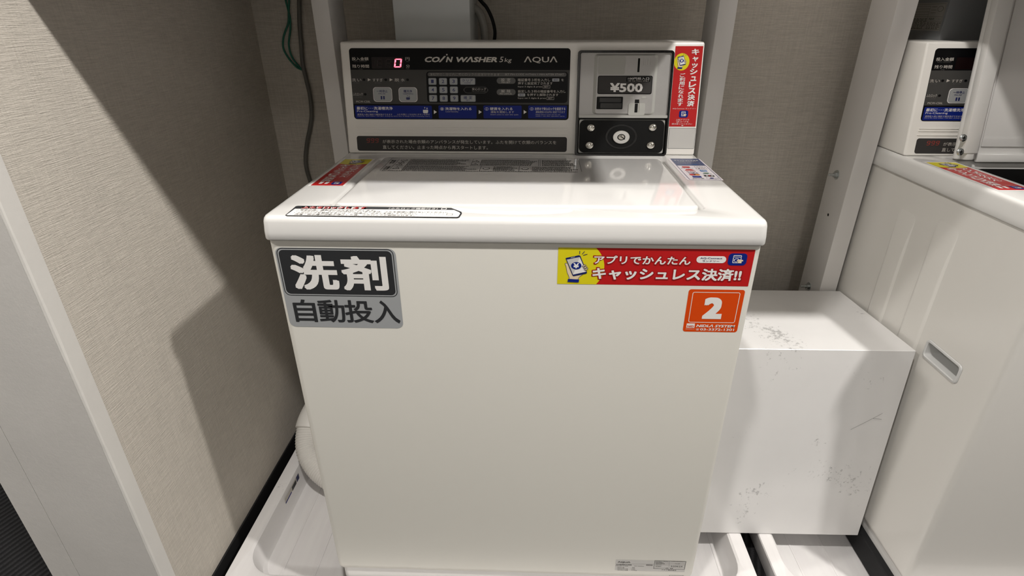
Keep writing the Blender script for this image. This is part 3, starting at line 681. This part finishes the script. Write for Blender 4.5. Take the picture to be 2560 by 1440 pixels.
# number sticker
p = Print(PF, .0002, c5); R = p.corners((1575, 560), (2218, 572), (2103, 1054), (1483, 1045)); p.rr(R, I_ORANGE, 0, .004); w_, h_ = R[2]-R[0], R[3]-R[1]
p.frame((R[0]+w_*.075, R[1]+h_*.225, R[2]-w_*.075, R[3]-h_*.06), .0009, I_WHITE, 1, .003)
p.text('2', (R[0]+w_*.31, R[1]+h_*.315, R[0]+w_*.66, R[1]+h_*.82), I_WHITE, 2, bold=.055, res=8)
p.rr((R[0]+w_*.055, R[1]+h_*.095, R[0]+w_*.205, R[1]+h_*.20), I_WHITE, 1, .0003); p.text('NiD', (R[0]+w_*.07, R[1]+h_*.11, R[0]+w_*.19, R[1]+h_*.155), I_ORANGE, 2, bold=.03)
p.text('NIDLΛ SYSTEM', (R[0]+w_*.235, R[1]+h_*.115, R[0]+w_*.945, R[1]+h_*.18), I_WHITE, 2, bold=.03, shear=.2)
p.text('☎', (R[0]+w_*.235, R[1]+h_*.035, R[0]+w_*.30, R[1]+h_*.085), I_WHITE, 2); p.text('03-3372-1301', (R[0]+w_*.315, R[1]+h_*.032, R[0]+w_*.94, R[1]+h_*.09), I_WHITE, 2, bold=.02)
p.text('株式会社ニド', (R[0]+w_*.05, R[1]+h_*.055, R[0]+w_*.21, R[1]+h_*.075), I_WHITE, 2)
o = p.make('number_sticker', wash); o['label'] = 'orange sticker with a large white 2'
# rating label
c7 = lambda x, y: (1500+x/8.533, 1390+y/8.533)
p = Print(PF, .0002, c7); R = p.rect(325, 92, 1828, 320); p.rr(R, I_STEEL, 0, .0004, n=2)
p.t('ΛQUΛ', 378, 112, 648, 146, I_LBL, bold=.03); p.t('全自動電気洗濯機', 342, 172, 675, 192, I_LBL, bold=.01); p.t('MCW-C50L', 338, 198, 605, 214, I_LBL); p.t('100V 50/60Hz', 725, 206, 940, 219, I_LBL)
p.rr(p.rect(985, 180, 1120, 204), I_GREYL, 1, .0002); p.t('日本製', 1000, 184, 1108, 200, I_STEEL, 2)
for i_, s_ in enumerate(('標準水量', '標準使用水量', '標準脱水容量')): p.t('・'+s_, 345, 232+i_*29, 520+(i_ > 0)*75, 248+i_*29, I_LBL)
for i_, s_ in enumerate(('48L', '128L', '5.0kg')): p.t(s_, 680-(i_ > 0)*12, 238+i_*29, 755+(i_ > 1)*30, 254+i_*29, I_LBL)
p.pline([(340, 166), (1140, 170)], .0003, I_LBL, 2); p.frame(p.rect(1152, 100, 1820, 276), .0006, I_LBL, 2, .0002, 2)
for y in (120, 148, 170, 192, 240): p.pline([(1160, y), (1812, y)], .00025, I_LBL, 2)
p.pline([(1476, 105), (1468, 240)], .00025, I_LBL, 2)
for i_, s_ in enumerate(('定格電圧・周波数', '定格消費電力', '標準洗濯容量', '外形寸法', '製造番号')):
    p.t(s_, 1185, (106, 126, 151, 175, 208)[i_], (1450, 1350, 1380, 1310, 1305)[i_], (118, 145, 167, 190, 228)[i_], I_LBL)
p.t('100V 50/60Hz', 1530, 107, 1780, 117, I_LBL); p.t('620624', 1510, 204, 1758, 230, I_LBL); p.t('5.0 kg', 1600, 152, 1700, 167, I_LBL); p.t('アクア株式会社', 1310, 287, 1630, 308, I_LBL, bold=.01)
p.t('△ ◎', 1395, 248, 1555, 270, I_LBL)
p.frame(p.rect(1475, 410, 1776, 470), .0006, I_LBL, 2, .0002, 2)
o = p.make('rating_label', wash); o['label'] = 'small silvery rating label at the foot of the front'
# deck stickers
def deck_red(parent):
    p = Print(PD, .0003); p.S = .00006
    a, b, c, d_ = (863.8, 398.6), (933, 399.2), (855.6, 464.4), (775.8, 464.4)
    R = p.corners(a, b, c, d_); w_, h_ = R[2]-R[0], R[3]-R[1]
    p.rr((R[0]-.004, R[1]-.003, R[2]+.004, R[3]+.006), I_WHITE, 0, .001)
    p.rr(R, I_RED, 1, .0005, n=2)
    vb = R[3]-h_*.2
    pts = [(R[0], R[3]), (R[0], vb)]+[(R[0]+w_*i/12, vb-h_*.03*math.sin(math.pi*i/12)) for i in range(1, 12)]+[(R[2], vb), (R[2], R[3])]
    p.face(pts, I_YEL, 2)
    phone_icon(p, lambda x, y: (R[0]+w_*(.16+.7*x/1000), R[3]-h_*(.015+.19*(y-200)/1050)), 3)
    p.vtext('キャッシュレス決済', (R[0]+w_*.13, R[1]+h_*.13, R[0]+w_*.48, vb-h_*.04), I_WHITE, 3, .03)
    for x in (.18, .36): p.face([(R[0]+w_*x, R[1]+h_*.05), (R[0]+w_*(x+.09), R[1]+h_*.05), (R[0]+w_*(x+.12), R[1]+h_*.115), (R[0]+w_*(x), R[1]+h_*.115)], I_WHITE, 3)
    p.vtext('アプリでかんたん', (R[0]+w_*.56, R[1]+h_*.28, R[0]+w_*.86, vb-h_*.04), I_WHITE, 3, .02)
    badge(p, (R[0]+w_*.58, R[1]+h_*.03, R[0]+w_*.88, R[1]+h_*.125), 3)
    p.text('AQ-Connect ランドリー', (R[0]+w_*.56, R[1]+h_*.14, R[0]+w_*.92, R[1]+h_*.155), I_WHITE, 3)
    o = p.make('deck_red_sticker', parent); o['label'] = 'red and yellow payment sticker along the left of the deck'
    return o
deck_red(wash)
c8 = lambda x, y: (1660+x/16, 390+y/16)
p = Print(PD, .0003, c8); R = p.corners((160, 115), (1440, 115), (2370, 980), (920, 980)); w_, h_ = R[2]-R[0], R[3]-R[1]
p.rr(R, I_PINK, 0, .004); Ri = p.corners((245, 115), (1365, 115), (2300, 960), (1030, 960)); w_, h_ = Ri[2]-Ri[0], Ri[3]-Ri[1]
p.face([(Ri[0], Ri[3]), (Ri[0], Ri[3]-h_*.36), (Ri[2], Ri[3]-h_*.36), (Ri[2], Ri[3])], I_LNAVY, 1); p.frame(Ri, .0008, I_LNAVY, 2, .002)
U = lambda a, b, c, d_: (Ri[0]+a*w_, Ri[3]-d_*h_, Ri[0]+c*w_, Ri[3]-b*h_)
p.text('キャッシュレス決済', U(.08, .07, .92, .13), I_WHITE, 3, bold=.01); p.text('ご利用いただけます', U(.18, .14, .82, .19), I_PALE, 3); p.text('アプリをダウンロード', U(.1, .22, .9, .255), I_PALE, 3); p.text('かんたん登録', U(.25, .28, .75, .33), I_SKY, 3)
p.rr(U(.14, .40, .40, .47), I_RED, 2, .002); p.text('PayPay', U(.08, .48, .48, .505), I_DGREY, 3)
p.face([(Ri[0]+w_*a, Ri[3]-b*h_) for a, b in ((.12, .60), (.2, .54), (.3, .525), (.38, .54), (.46, .60))], I_RED, 2); p.text('au PAY', U(.14, .63, .46, .665), I_RED2, 3, bold=.02)
p.text('VISA', U(.16, .695, .48, .735), I_NAVY, 3, bold=.03, shear=.15)
cc = U(.14, .75, .48, .82); p.ell(cc[0]+w_*.10, (cc[1]+cc[3])/2, w_*.10, h_*.035, I_RED, 2, 20); p.ell(cc[0]+w_*.24, (cc[1]+cc[3])/2, w_*.10, h_*.035, I_AMBER, 2, 20)
p.rr(U(.18, .845, .46, .91), I_BLUE, 2, .0003); p.text('DISCOVER', U(.14, .935, .5, .965), I_DGREY, 3, bold=.02)
for b, s_ in ((.395, 'G Pay'), (.475, '● Pay')): p.frame(U(.56, b, .92, b+.065), .0005, I_DGREY, 2, .0015, 3); p.text(s_, U(.63, b+.015, .85, b+.05), I_DGREY, 3)
p.rr(U(.62, .565, .84, .645), I_SKY, 2, .001); p.text('AMEX', U(.64, .585, .82, .625), I_WHITE, 3, bold=.02)
p.ell(Ri[0]+w_*.74, Ri[3]-h_*.71, w_*.10, h_*.018, I_GREEN, 2, 16); p.text('nanaco', U(.6, .735, .88, .76), I_GREEN, 3)
p.rr(U(.58, .80, .90, .865), I_BLACK, 2, .001); p.rr(U(.64, .82, .70, .85), I_WHITE, 3, .001); p.rr(U(.72, .815, .77, .855), I_RED, 3, .001); p.rr(U(.80, .82, .86, .85), I_WHITE, 3, .001)
p.frame(U(.58, .905, .94, .965), .0005, I_DGREY, 2, .001, 3); p.text('iD', U(.7, .91, .8, .95), I_BLUE, 3, bold=.03); p.rr(U(.64, .955, .88, .962), I_BLUE, 3, .0001)
o = p.make('payment_marks_sticker', wash); o['label'] = 'white and blue sticker listing payment marks at the right of the deck'
# lid lock notice on the front of the deck
c9 = lambda x, y: (700+x/5.447, 505+y/5.447)
p = Print(PD, .0003, c9)
outer = [(215, 60), (245, 54), (1300, 66), (2330, 82), (2470, 135), (2478, 160), (2445, 210), (2420, 216), (90, 190), (70, 182)]
p.poly(outer, I_CHAR, 0)
p.poly([(205, 95), (2370, 112), (2440, 142), (2455, 160), (2430, 200), (2410, 208), (100, 184), (88, 178)], I_WHITE, 1)
p.t('ふたをロックします', 300, 68, 1180, 98, I_RED, 3, bold=.02); p.poly([(300, 65), (1180, 74), (1165, 99), (290, 90)], I_CHAR, 0)
p.text('ふたをロックします', p.rect(296, 68, 1150, 97), I_WHITE, 2, bold=.05)
p.t('（ふたロック機能付き）', 1480, 84, 2150, 104, I_WHITE, 2, bold=.01); p.frame(p.rect(2195, 86, 2270, 108), .0012, I_WHITE, 2, .002)
for y, x0, x1, s_ in ((106, 235, 1310, '・安全の為、運転中にふたをロックします。'), (128, 210, 2290, '・「ふたロック」ランプが点灯しているときは、ふたを無理に開けないでください。'), (150, 180, 2230, '・ふたロックを解除するには「一時停止」ボタンを押してください。・・・・・・'), (171, 190, 1840, '洗濯・脱水槽の回転が停止した後、ふたロックが解除されます。')):
    p.t(s_, x0, y, x1, y+18, I_LBL, 2, bold=.004)
p.frame(p.rect(2268, 162, 2352, 186), .0006, I_LBL, 2, .001, 3)
o = p.make('lid_lock_notice', wash); o['label'] = 'white notice with a dark border on the front edge of the deck'
# warnings printed on the lid: ruled boxes, heading characters, signs and rows of small print
ca = lambda x, y: (920+x/9.143, 390+y/9.143)
p = Print(PL, .0002, ca)
R = p.corners((545, 70), (4800, 85), (4895, 350), (248, 350)); R = (R[0], R[1]-.001, R[2], R[3]-.001)
w_, h_ = R[2]-R[0], R[3]-R[1]; X = lambda a: R[0]+a*w_; Y = lambda b: R[3]-b*h_; rnd = np.random.default_rng(11)
def ln(a, b, c, d_, wd=.0007): p.line([(X(a), Y(b)), (X(c), Y(d_))], wd, I_LBL, 1)
for x in (0, .043, 1.0): ln(x, 0, x, .98)
ln(0, .56, 1, .56, .0004); ln(.44, 0, .44, .56); ln(.788, 0, .788, .56); ln(.796, 0, .796, .56); ln(.495, .56, .495, 1); ln(.69, .56, .69, 1)
p.text('警告', (X(.008), Y(.42), X(.035), Y(.10)), I_LBL, 1, bold=.02); p.text('注意', (X(.008), Y(.92), X(.035), Y(.64)), I_LBL, 1, bold=.02)
def tri(a, b): p.face([(X(a-.02), Y(b+.09)), (X(a+.02), Y(b+.09)), (X(a), Y(b-.09))], I_LBL, 1); p.face([(X(a-.013), Y(b+.065)), (X(a+.013), Y(b+.065)), (X(a), Y(b-.045))], M_LID, 2); p.rr((X(a-.002), Y(b+.05), X(a+.002), Y(b-.01)), I_LBL, 3, .0001, n=1)
def ban(a, b): p.ell(X(a), Y(b), w_*.018, h_*.085, I_LBL, 1, 20); p.ell(X(a), Y(b), w_*.014, h_*.06, M_LID, 2, 20); p.line([(X(a-.01), Y(b-.05)), (X(a+.01), Y(b+.05))], .0008, I_LBL, 3)
ban(.075, .12); tri(.072, .30); tri(.07, .47); tri(.07, .76); tri(.46, .16); tri(.46, .42); ban(.525, .77); ban(.72, .77)
def rows(a0, a1, b0, b1, n):
    for i in range(n):
        yb = b0+(b1-b0)*(i+.5)/n; x = a0; end = a1-rnd.uniform(0, .25)*(a1-a0); hh = (b1-b0)/n*.30
        while x < end:
            L = rnd.uniform(.003, .010); p.face([(X(x), Y(yb-hh)), (X(min(x+L, end)), Y(yb-hh)), (X(min(x+L, end)), Y(yb+hh)), (X(x), Y(yb+hh))], I_LBL, 1); x += L+rnd.uniform(.001, .004)
rows(.105, .43, .02, .54, 6); rows(.105, .485, .58, .95, 5); rows(.485, .78, .02, .54, 6); rows(.56, .68, .6, .95, 4); rows(.755, .99, .6, .95, 4); rows(.805, .985, .03, .54, 6)
rows(.01, .99, .965, 1.02, 1)
o = p.make('lid_warning_label', wash); o['label'] = 'rows of small dark warning print at the back of the lid'

# ------------------------------------------------------------------ the right washer: a copy of the left one with its lid open
bpy.context.view_layer.update()
DX, DY = 1.109, .0065
SKIP = ('lid', 'top_deck', 'lid_warning_label', 'lid_lock_notice', 'digit_display', 'number_sticker', 'detergent_sticker', 'app_banner', 'white_label', 'cabinet', 'rating_label', 'payment_marks_sticker')
w2 = copy_tree(wash, None, SKIP); w2.location.x += DX; w2.location.y += DY
w2['label'] = 'cream coin washer with its lid standing open, at the right'
inv2 = Matrix.Translation(-Vector(wash.location))             # parts built in the left washer's own place
def put2(o): o.parent = w2; o.matrix_parent_inverse = inv2; return o
bm = bmesh.new()
rings = [[(x, y, z) for x, y in rloop(-.3505+a, .3505-a, .004+a, .545-a, r, 6)] for a, r, z in
         ((.012, .008, .094), (.003, .010, .0945), (.0004, .012, .100), (0, .012, .106), (0, .012, .81), (.004, .01, .812))]
loft(bm, rings)
HX = -.3505; hy0, hy1, hz0, hz1 = .079-DY, .173-DY, .511, .549
def cut(bmx, pts):
    me = bpy.data.meshes.new('a'); bmx.to_mesh(me); bmx.free(); o = bpy.data.objects.new('a', me); COL.objects.link(o)
    cb = bmesh.new(); hexa(cb, pts); cm = bpy.data.meshes.new('c'); cb.to_mesh(cm); cb.free(); co = bpy.data.objects.new('c', cm); COL.objects.link(co)
    md = o.modifiers.new('b', 'BOOLEAN'); md.object = co; md.solver = 'EXACT'
    nm = bpy.data.meshes.new_from_object(o.evaluated_get(bpy.context.evaluated_depsgraph_get())); bpy.data.objects.remove(o); bpy.data.objects.remove(co)
    b2 = bmesh.new(); b2.from_mesh(nm); return b2
bm = cut(bm, [(HX-.02, hy0+.004, hz0+.004), (HX+.035, hy0+.004, hz0+.004), (HX+.035, hy1-.004, hz0+.004), (HX-.02, hy1-.004, hz0+.004), (HX-.02, hy0+.004, hz1-.004), (HX+.035, hy0+.004, hz1-.004), (HX+.035, hy1-.004, hz1-.004), (HX-.02, hy1-.004, hz1-.004)])
bmesh.ops.delete(bm, geom=[f for f in bm.faces if all(v.co.z > .8115 for v in f.verts)], context='FACES_ONLY')   # open over the tub
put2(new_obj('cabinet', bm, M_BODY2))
bm = bmesh.new()                                            # recessed side grip
def hl(a, x, r): return [(x, y, z) for y, z in rloop(hy0+a, hy1-a, hz0+a, hz1-a, r, 5)]
loft(bm, [hl(0, HX-.0004, .008), hl(.001, HX-.0022, .008), hl(.004, HX-.0026, .006), hl(.0055, HX-.001, .005), hl(.0075, HX+.030, .005), hl(.010, HX+.032, .004)], cap0=False)
bmesh.ops.recalc_face_normals(bm, faces=bm.faces)
put2(new_obj('side_grip', bm, mat('grip_plastic_shade', (.60, .60, .59), .35)))  # white plastic greyed, the shade of the recess put into its colour
for ya, yb, zt in ((.306, .361, .742), (.192, .251, .756)):   # shallow pressed channels in the side
    ya -= DY; yb -= DY; bm = bmesh.new()
    def gl(a, x, t): return [(x, y, z) for y, z in rloop(ya+a, yb-a, .16+a, zt-a*12, t, 5)]
    loft(bm, [gl(0, HX+.0002, .012), gl(.004, HX-.0020, .010), gl(.008, HX-.0024, .008)], cap0=False); bmesh.ops.recalc_face_normals(bm, faces=bm.faces)
    o = put2(new_obj('pressed_panel', bm, M_BODY2))
put2(new_obj('top_deck', deck(True), M_DECK))
bm = bmesh.new(); loft(bm, [[(x, y, z) for x, y in rloop(-.2637+a, .2707-a, .0556+a, .3539-a, .05, 10)] for a, z in ((0, .8165), (.004, .80), (.008, .60), (.02, .40), (.03, .38))], cap0=False)
put2(new_obj('tub', bm, M_BLKM))
bm = bmesh.new(); box(bm, -.3585, -.342, .03, .42, .0165, .070, .002, 1); o = put2(new_obj('base_strip', bm, M_BLACKR)); o['label'] = 'black strip along the foot'
# open lid, leaning back against its hinge
LN = Vector((0, .048, .275)).normalized(); LO = Vector((-.2755, .357-DY, .834)); ux = Vector((1, 0, 0)); nn = ux.cross(LN)
def LP(a, b, h): return LO+ux*a+LN*b+nn*h
def lbox(bm, a0, a1, b0, b1, h0, h1, bev=.0015): hexa(bm, [LP(a0, b0, h0), LP(a1, b0, h0), LP(a1, b0, h1), LP(a0, b0, h1), LP(a0, b1, h0), LP(a1, b1, h0), LP(a1, b1, h1), LP(a0, b1, h1)], bev, 2)
bm = bmesh.new(); lbox(bm, 0, .533, .0, .295, -.016, -.004, .004); olid = put2(new_obj('lid', bm, M_LID)); olid['label'] = 'lid standing open, inner side showing'
def lid_part(name, f, mt):
    bm = bmesh.new(); f(bm); bmesh.ops.recalc_face_normals(bm, faces=bm.faces); return new_obj(name, bm, mt, olid)
lid_part('side_rail', lambda b: (lbox(b, 0, .026, .012, .295, -.004, .012), lbox(b, .008, .022, .0, .02, -.004, .010)), M_DECK)
lid_part('side_rail', lambda b: lbox(b, .507, .533, .006, .295, -.004, .012), M_DECK)
lid_part('rear_lip', lambda b: lbox(b, .034, .50, -.004, .012, -.004, .004), M_DECK)
lid_part('inner_panel', lambda b: lbox(b, .040, .493, .024, .28, -.004, -.001, .0012), M_LID)
for px, py in ((2407.5, 345), (2400, 380)):
    d = MR.T @ np.array([(px-PX)/F, (py-PY)/F, 1.0]); O_ = np.array(LO+Vector((DX, DY, 0)))+np.array(nn)*.012; n_np = np.array(nn)
    t_ = ((O_-CAM)@n_np)/(d@n_np); P_ = Vector(CAM+t_*d)-Vector((DX, DY, 0))
    bm = bmesh.new(); q = 16
    loft(bm, [[P_+ux*(r*math.cos(2*math.pi*i/q))+LN*(r*math.sin(2*math.pi*i/q))+nn*h for i in range(q)] for r, h in ((.0068, 0), (.0066, .0012), (.0052, .0024), (.003, .0028))]); bmesh.ops.recalc_face_normals(bm, faces=bm.faces)
    s_ = new_obj('hinge_screw', bm, M_ZINC, olid)
    bm = bmesh.new()
    for a, b in ((ux, LN), (LN, ux)):
        vs = [bm.verts.new(P_+a*s1*.0032+b*s2*.0008+nn*.0031) for s1, s2 in ((-1, -1), (1, -1), (1, 1), (-1, 1))]; bm.faces.new(vs)
    bmesh.ops.recalc_face_normals(bm, faces=bm.faces)
    # cross recess joined to the screw head
    me = bpy.data.meshes.new('x'); bm.to_mesh(me); bm.free(); b2 = bmesh.new(); b2.from_mesh(s_.data); n0 = len(b2.faces); b2.from_mesh(me); b2.faces.ensure_lookup_table()
    for f in b2.faces[n0:]: f.material_index = 1
    b2.to_mesh(s_.data); b2.free(); s_.data.materials.append(M_BLKM)
pl = Plane(tuple(LO+nn*(-.001)), tuple(ux), tuple(LN)); pp = Print(pl, .0003)
pp.frame((.165, .055, .45, .125), .0008, I_BLACK, 0, .012); new_obj('printed_outline', pp.bm, pp.mats, olid, smooth=False)
for o_ in [x for x in bpy.data.objects if x.parent == olid]: o_.matrix_parent_inverse = Matrix.Identity(4)

# ------------------------------------------------------------------ laminate box between the machines
t = thing('laminate_box', (.56, .3, .07), 'white scuffed laminate box between the two washers, resting on the drip pan rims', 'box')
bm = bmesh.new()
hexa(bm, [(.362, .133, .0712), (.741, .137, .0712), (.7535, .470, .0712), (.362, .467, .0712), (.362, .171, .5195), (.7465, .1745, .5195), (.7545, .470, .497), (.362, .467, .497)], .0009, 1)
new_obj('shell', bm, M_BOX, t)
bm = bmesh.new()
for a, b in (((2128, 1076), (2168, 1058)), ((2168, 1058), (2210, 1038)), ((2186, 1050), (2207, 1052))):
    A_ = at(*a, 1, .155); B_ = at(*b, 1, .155)
    fy = lambda z: .1345+(z-.0712)*(.1725-.1345)/(.5195-.0712)-.0006
    vs = [bm.verts.new((q[0], fy(q[2]+dz), q[2]+dz)) for q, dz in ((A_, -.0003), (B_, -.0003), (B_, .0003), (A_, .0003))]; bm.faces.new(vs)
o = new_obj('scratch', bm, I_LBL, t, smooth=False); o['label'] = 'thin dark scratch'

# ------------------------------------------------------------------ wall boxes, cables, hoses
t = thing('grey_wall_box', (-.18, .6, 1.0), 'light grey metal box on the wall above the left washer console', 'box')
bm = bmesh.new(); box(bm, -.256, -.1025, .502, .654, 1.030, 1.42, .002); new_obj('shell', bm, M_GREYBOX, t)
bm = bmesh.new(); box(bm, -.256, -.1025, .4995, .503, 1.0285, 1.0315, .0006, 1); new_obj('bottom_flange', bm, M_POST, t)
t = thing('dark_wall_box', (.98, .6, 1.0), 'dark grey metal box with a data label above the right washer console', 'box')
bm = bmesh.new(); box(bm, .8235, 1.10, .502, .654, 1.030, 1.42, .002); new_obj('shell', bm, M_GREYBOX2, t)
pl = Plane((.8235, 0, 0), (0, -1, 0), (0, 0, 1)); cb_ = lambda x, y: (2250+x/16, y/16); p = Print(pl, .0004, cb_)
a = p.q(1890, 95); b = p.q(1600, 1240); R = (a[0]-.125, b[1], (a[0]+b[0])/2, a[1]); p.rr(R, K('label_grey', '8b8882', .45), 0, .0005); w_, h_ = R[2]-R[0], R[3]-R[1]
p.frame((R[0]+.002, R[1]+.002, R[2]-.002, R[3]-.002), .0005, I_LBL, 1, .0005, 2); V = lambda a, b: (R[0]+a*w_, R[3]-b*h_)
for b in (.12, .22, .32, .42, .5): p.line([V(.02, b), V(.62, b)], .0004, I_LBL, 1)
p.line([V(.62, .1), V(.62, .95)], .0005, I_LBL, 1); p.line([V(.62, .5), V(.98, .5)], .0004, I_LBL, 1); p.line([V(.62, .66), V(.98, .66)], .0004, I_LBL, 1)
p.text('ΛQUΛ', (*V(.66, .62), *V(.80, .54)), I_LBL, 2, bold=.03); p.text('アクア株式会社', (*V(.84, .60), *V(.97, .565)), I_LBL, 2)
p.ell(*V(.88, .22), w_*.07, h_*.10, I_LBL, 1, 24); p.ell(*V(.88, .22), w_*.062, h_*.088, MATS['ink_label_grey'], 2, 24)
for y in (.15, .26, .36): p.line([V(.66, y), V(.79, y)], .0006, I_LBL, 1)
for j in range(9):
    xx = .03
    while xx < .58:
        L_ = rnd.uniform(.02, .09); p.rr((*V(xx, .575+.045*j+.012), *V(xx+L_, .575+.045*j-.010)), I_LBL, 1, .0001, n=1); xx += L_+rnd.uniform(.01, .03)
for j in range(5):
    xx = .65
    while xx < .94:
        L_ = rnd.uniform(.02, .07); p.rr((*V(xx, .72+.05*j+.012), *V(xx+L_, .72+.05*j-.010)), I_LBL, 1, .0001, n=1); xx += L_+rnd.uniform(.01, .03)
o = p.make('data_label', t); o['label'] = 'pale data label with ruled boxes'

def cable(name, pix, Yw, r, mt, label, cat, pre=(), post_=(), **kw):
    pts = [tuple(q) for q in pre]+[tuple(at(x, y, 1, Yw)) for x, y in pix]+[tuple(q) for q in post_]
    bm = bmesh.new(); tube(bm, pts, r, 12, 8, **kw); bmesh.ops.recalc_face_normals(bm, faces=bm.faces); return tag(new_obj(name, bm, mt), label, cat)
M_GRN = mat('green_wire', (.008, .14, .09), .4); M_GCAB = mat('grey_cable', (.13, .125, .11), .45)
YC = .648
u = at(715, -60, 1, YC)
cable('earth_wire', [(700, -60), (714, 0), (724, 40), (726, 70), (722, 110), (728, 138), (742, 160), (755, 174), (757, 174.5), (742, 168), (722, 146), (709, 122), (708, 98), (714, 76), (721, 56), (722, 20), (726, -60)], YC-.001, .0022, M_GRN, 'thin green earth wire hanging in a loop on the back wall', 'wire')
cable('grey_cable', [(746, -80), (748, 0), (749, 60), (753, 110), (757, 160), (766, 200), (775, 240), (779, 285), (775, 320), (768, 355), (764, 395), (767, 425), (776, 455), (790, 500), (800, 600)], YC-.002, .0048, M_GCAB, 'grey cable running down the back wall beside the left post', 'cable')
cable('black_cable', [(1150, -60), (1200, 0), (1216, 18), (1229, 44), (1236.5, 72), (1237, 92), (1233, 112), (1226, 150)], .575, .0036, M_BLKM, 'black cable arching behind the left washer console', 'cable')
M_CLR = mat('cloudy_vinyl', (.36, .35, .32), .25)
cable('inlet_hose', [(1178, -30), (1176, 12), (1182, 18), (1198, 32), (1208, 60), (1212, 90), (1213, 130)], .60, .0085, M_CLR, 'cloudy grey hose bending down beside the grey wall box', 'hose')
# ribbed drain hose at the left of the machine
def rr_(f, i): return .031+(.0016 if i % 2 else 0) if f > .45 else .0355+(.0004 if i % 2 else 0)
bm = bmesh.new()
tube(bm, [(-.43, .615, .19), (-.452, .56, .205), (-.480, .46, .212), (-.512, .40, .182), (-.5275, .355, .148), (-.520, .315, .112), (-.487, .283, .084), (-.44, .262, .066), (-.395, .25, .056), (-.376, .244, .052)], rr_, 28, 20)
bmesh.ops.recalc_face_normals(bm, faces=bm.faces)
tag(new_obj('drain_hose', bm, M_HOSE), 'white ribbed drain hose curling beside the left washer above its pan', 'hose')
bm = bmesh.new(); tube(bm, [(.40, .475, .508), (.44, .468, .508), (.47, .455, .507), (.492, .448, .506), (.4975, .446, .506)], lambda f, i: .0105 if f < .75 else .0105*math.sqrt(max(.02, 1-((f-.75)/.25)**2)), 14, 8)
bmesh.ops.recalc_face_normals(bm, faces=bm.faces); tag(new_obj('braided_sleeve', bm, mat('braid', (.06, .06, .07), .6, build=b_braid)), 'dark braided hose end lying on the back of the laminate box', 'hose')
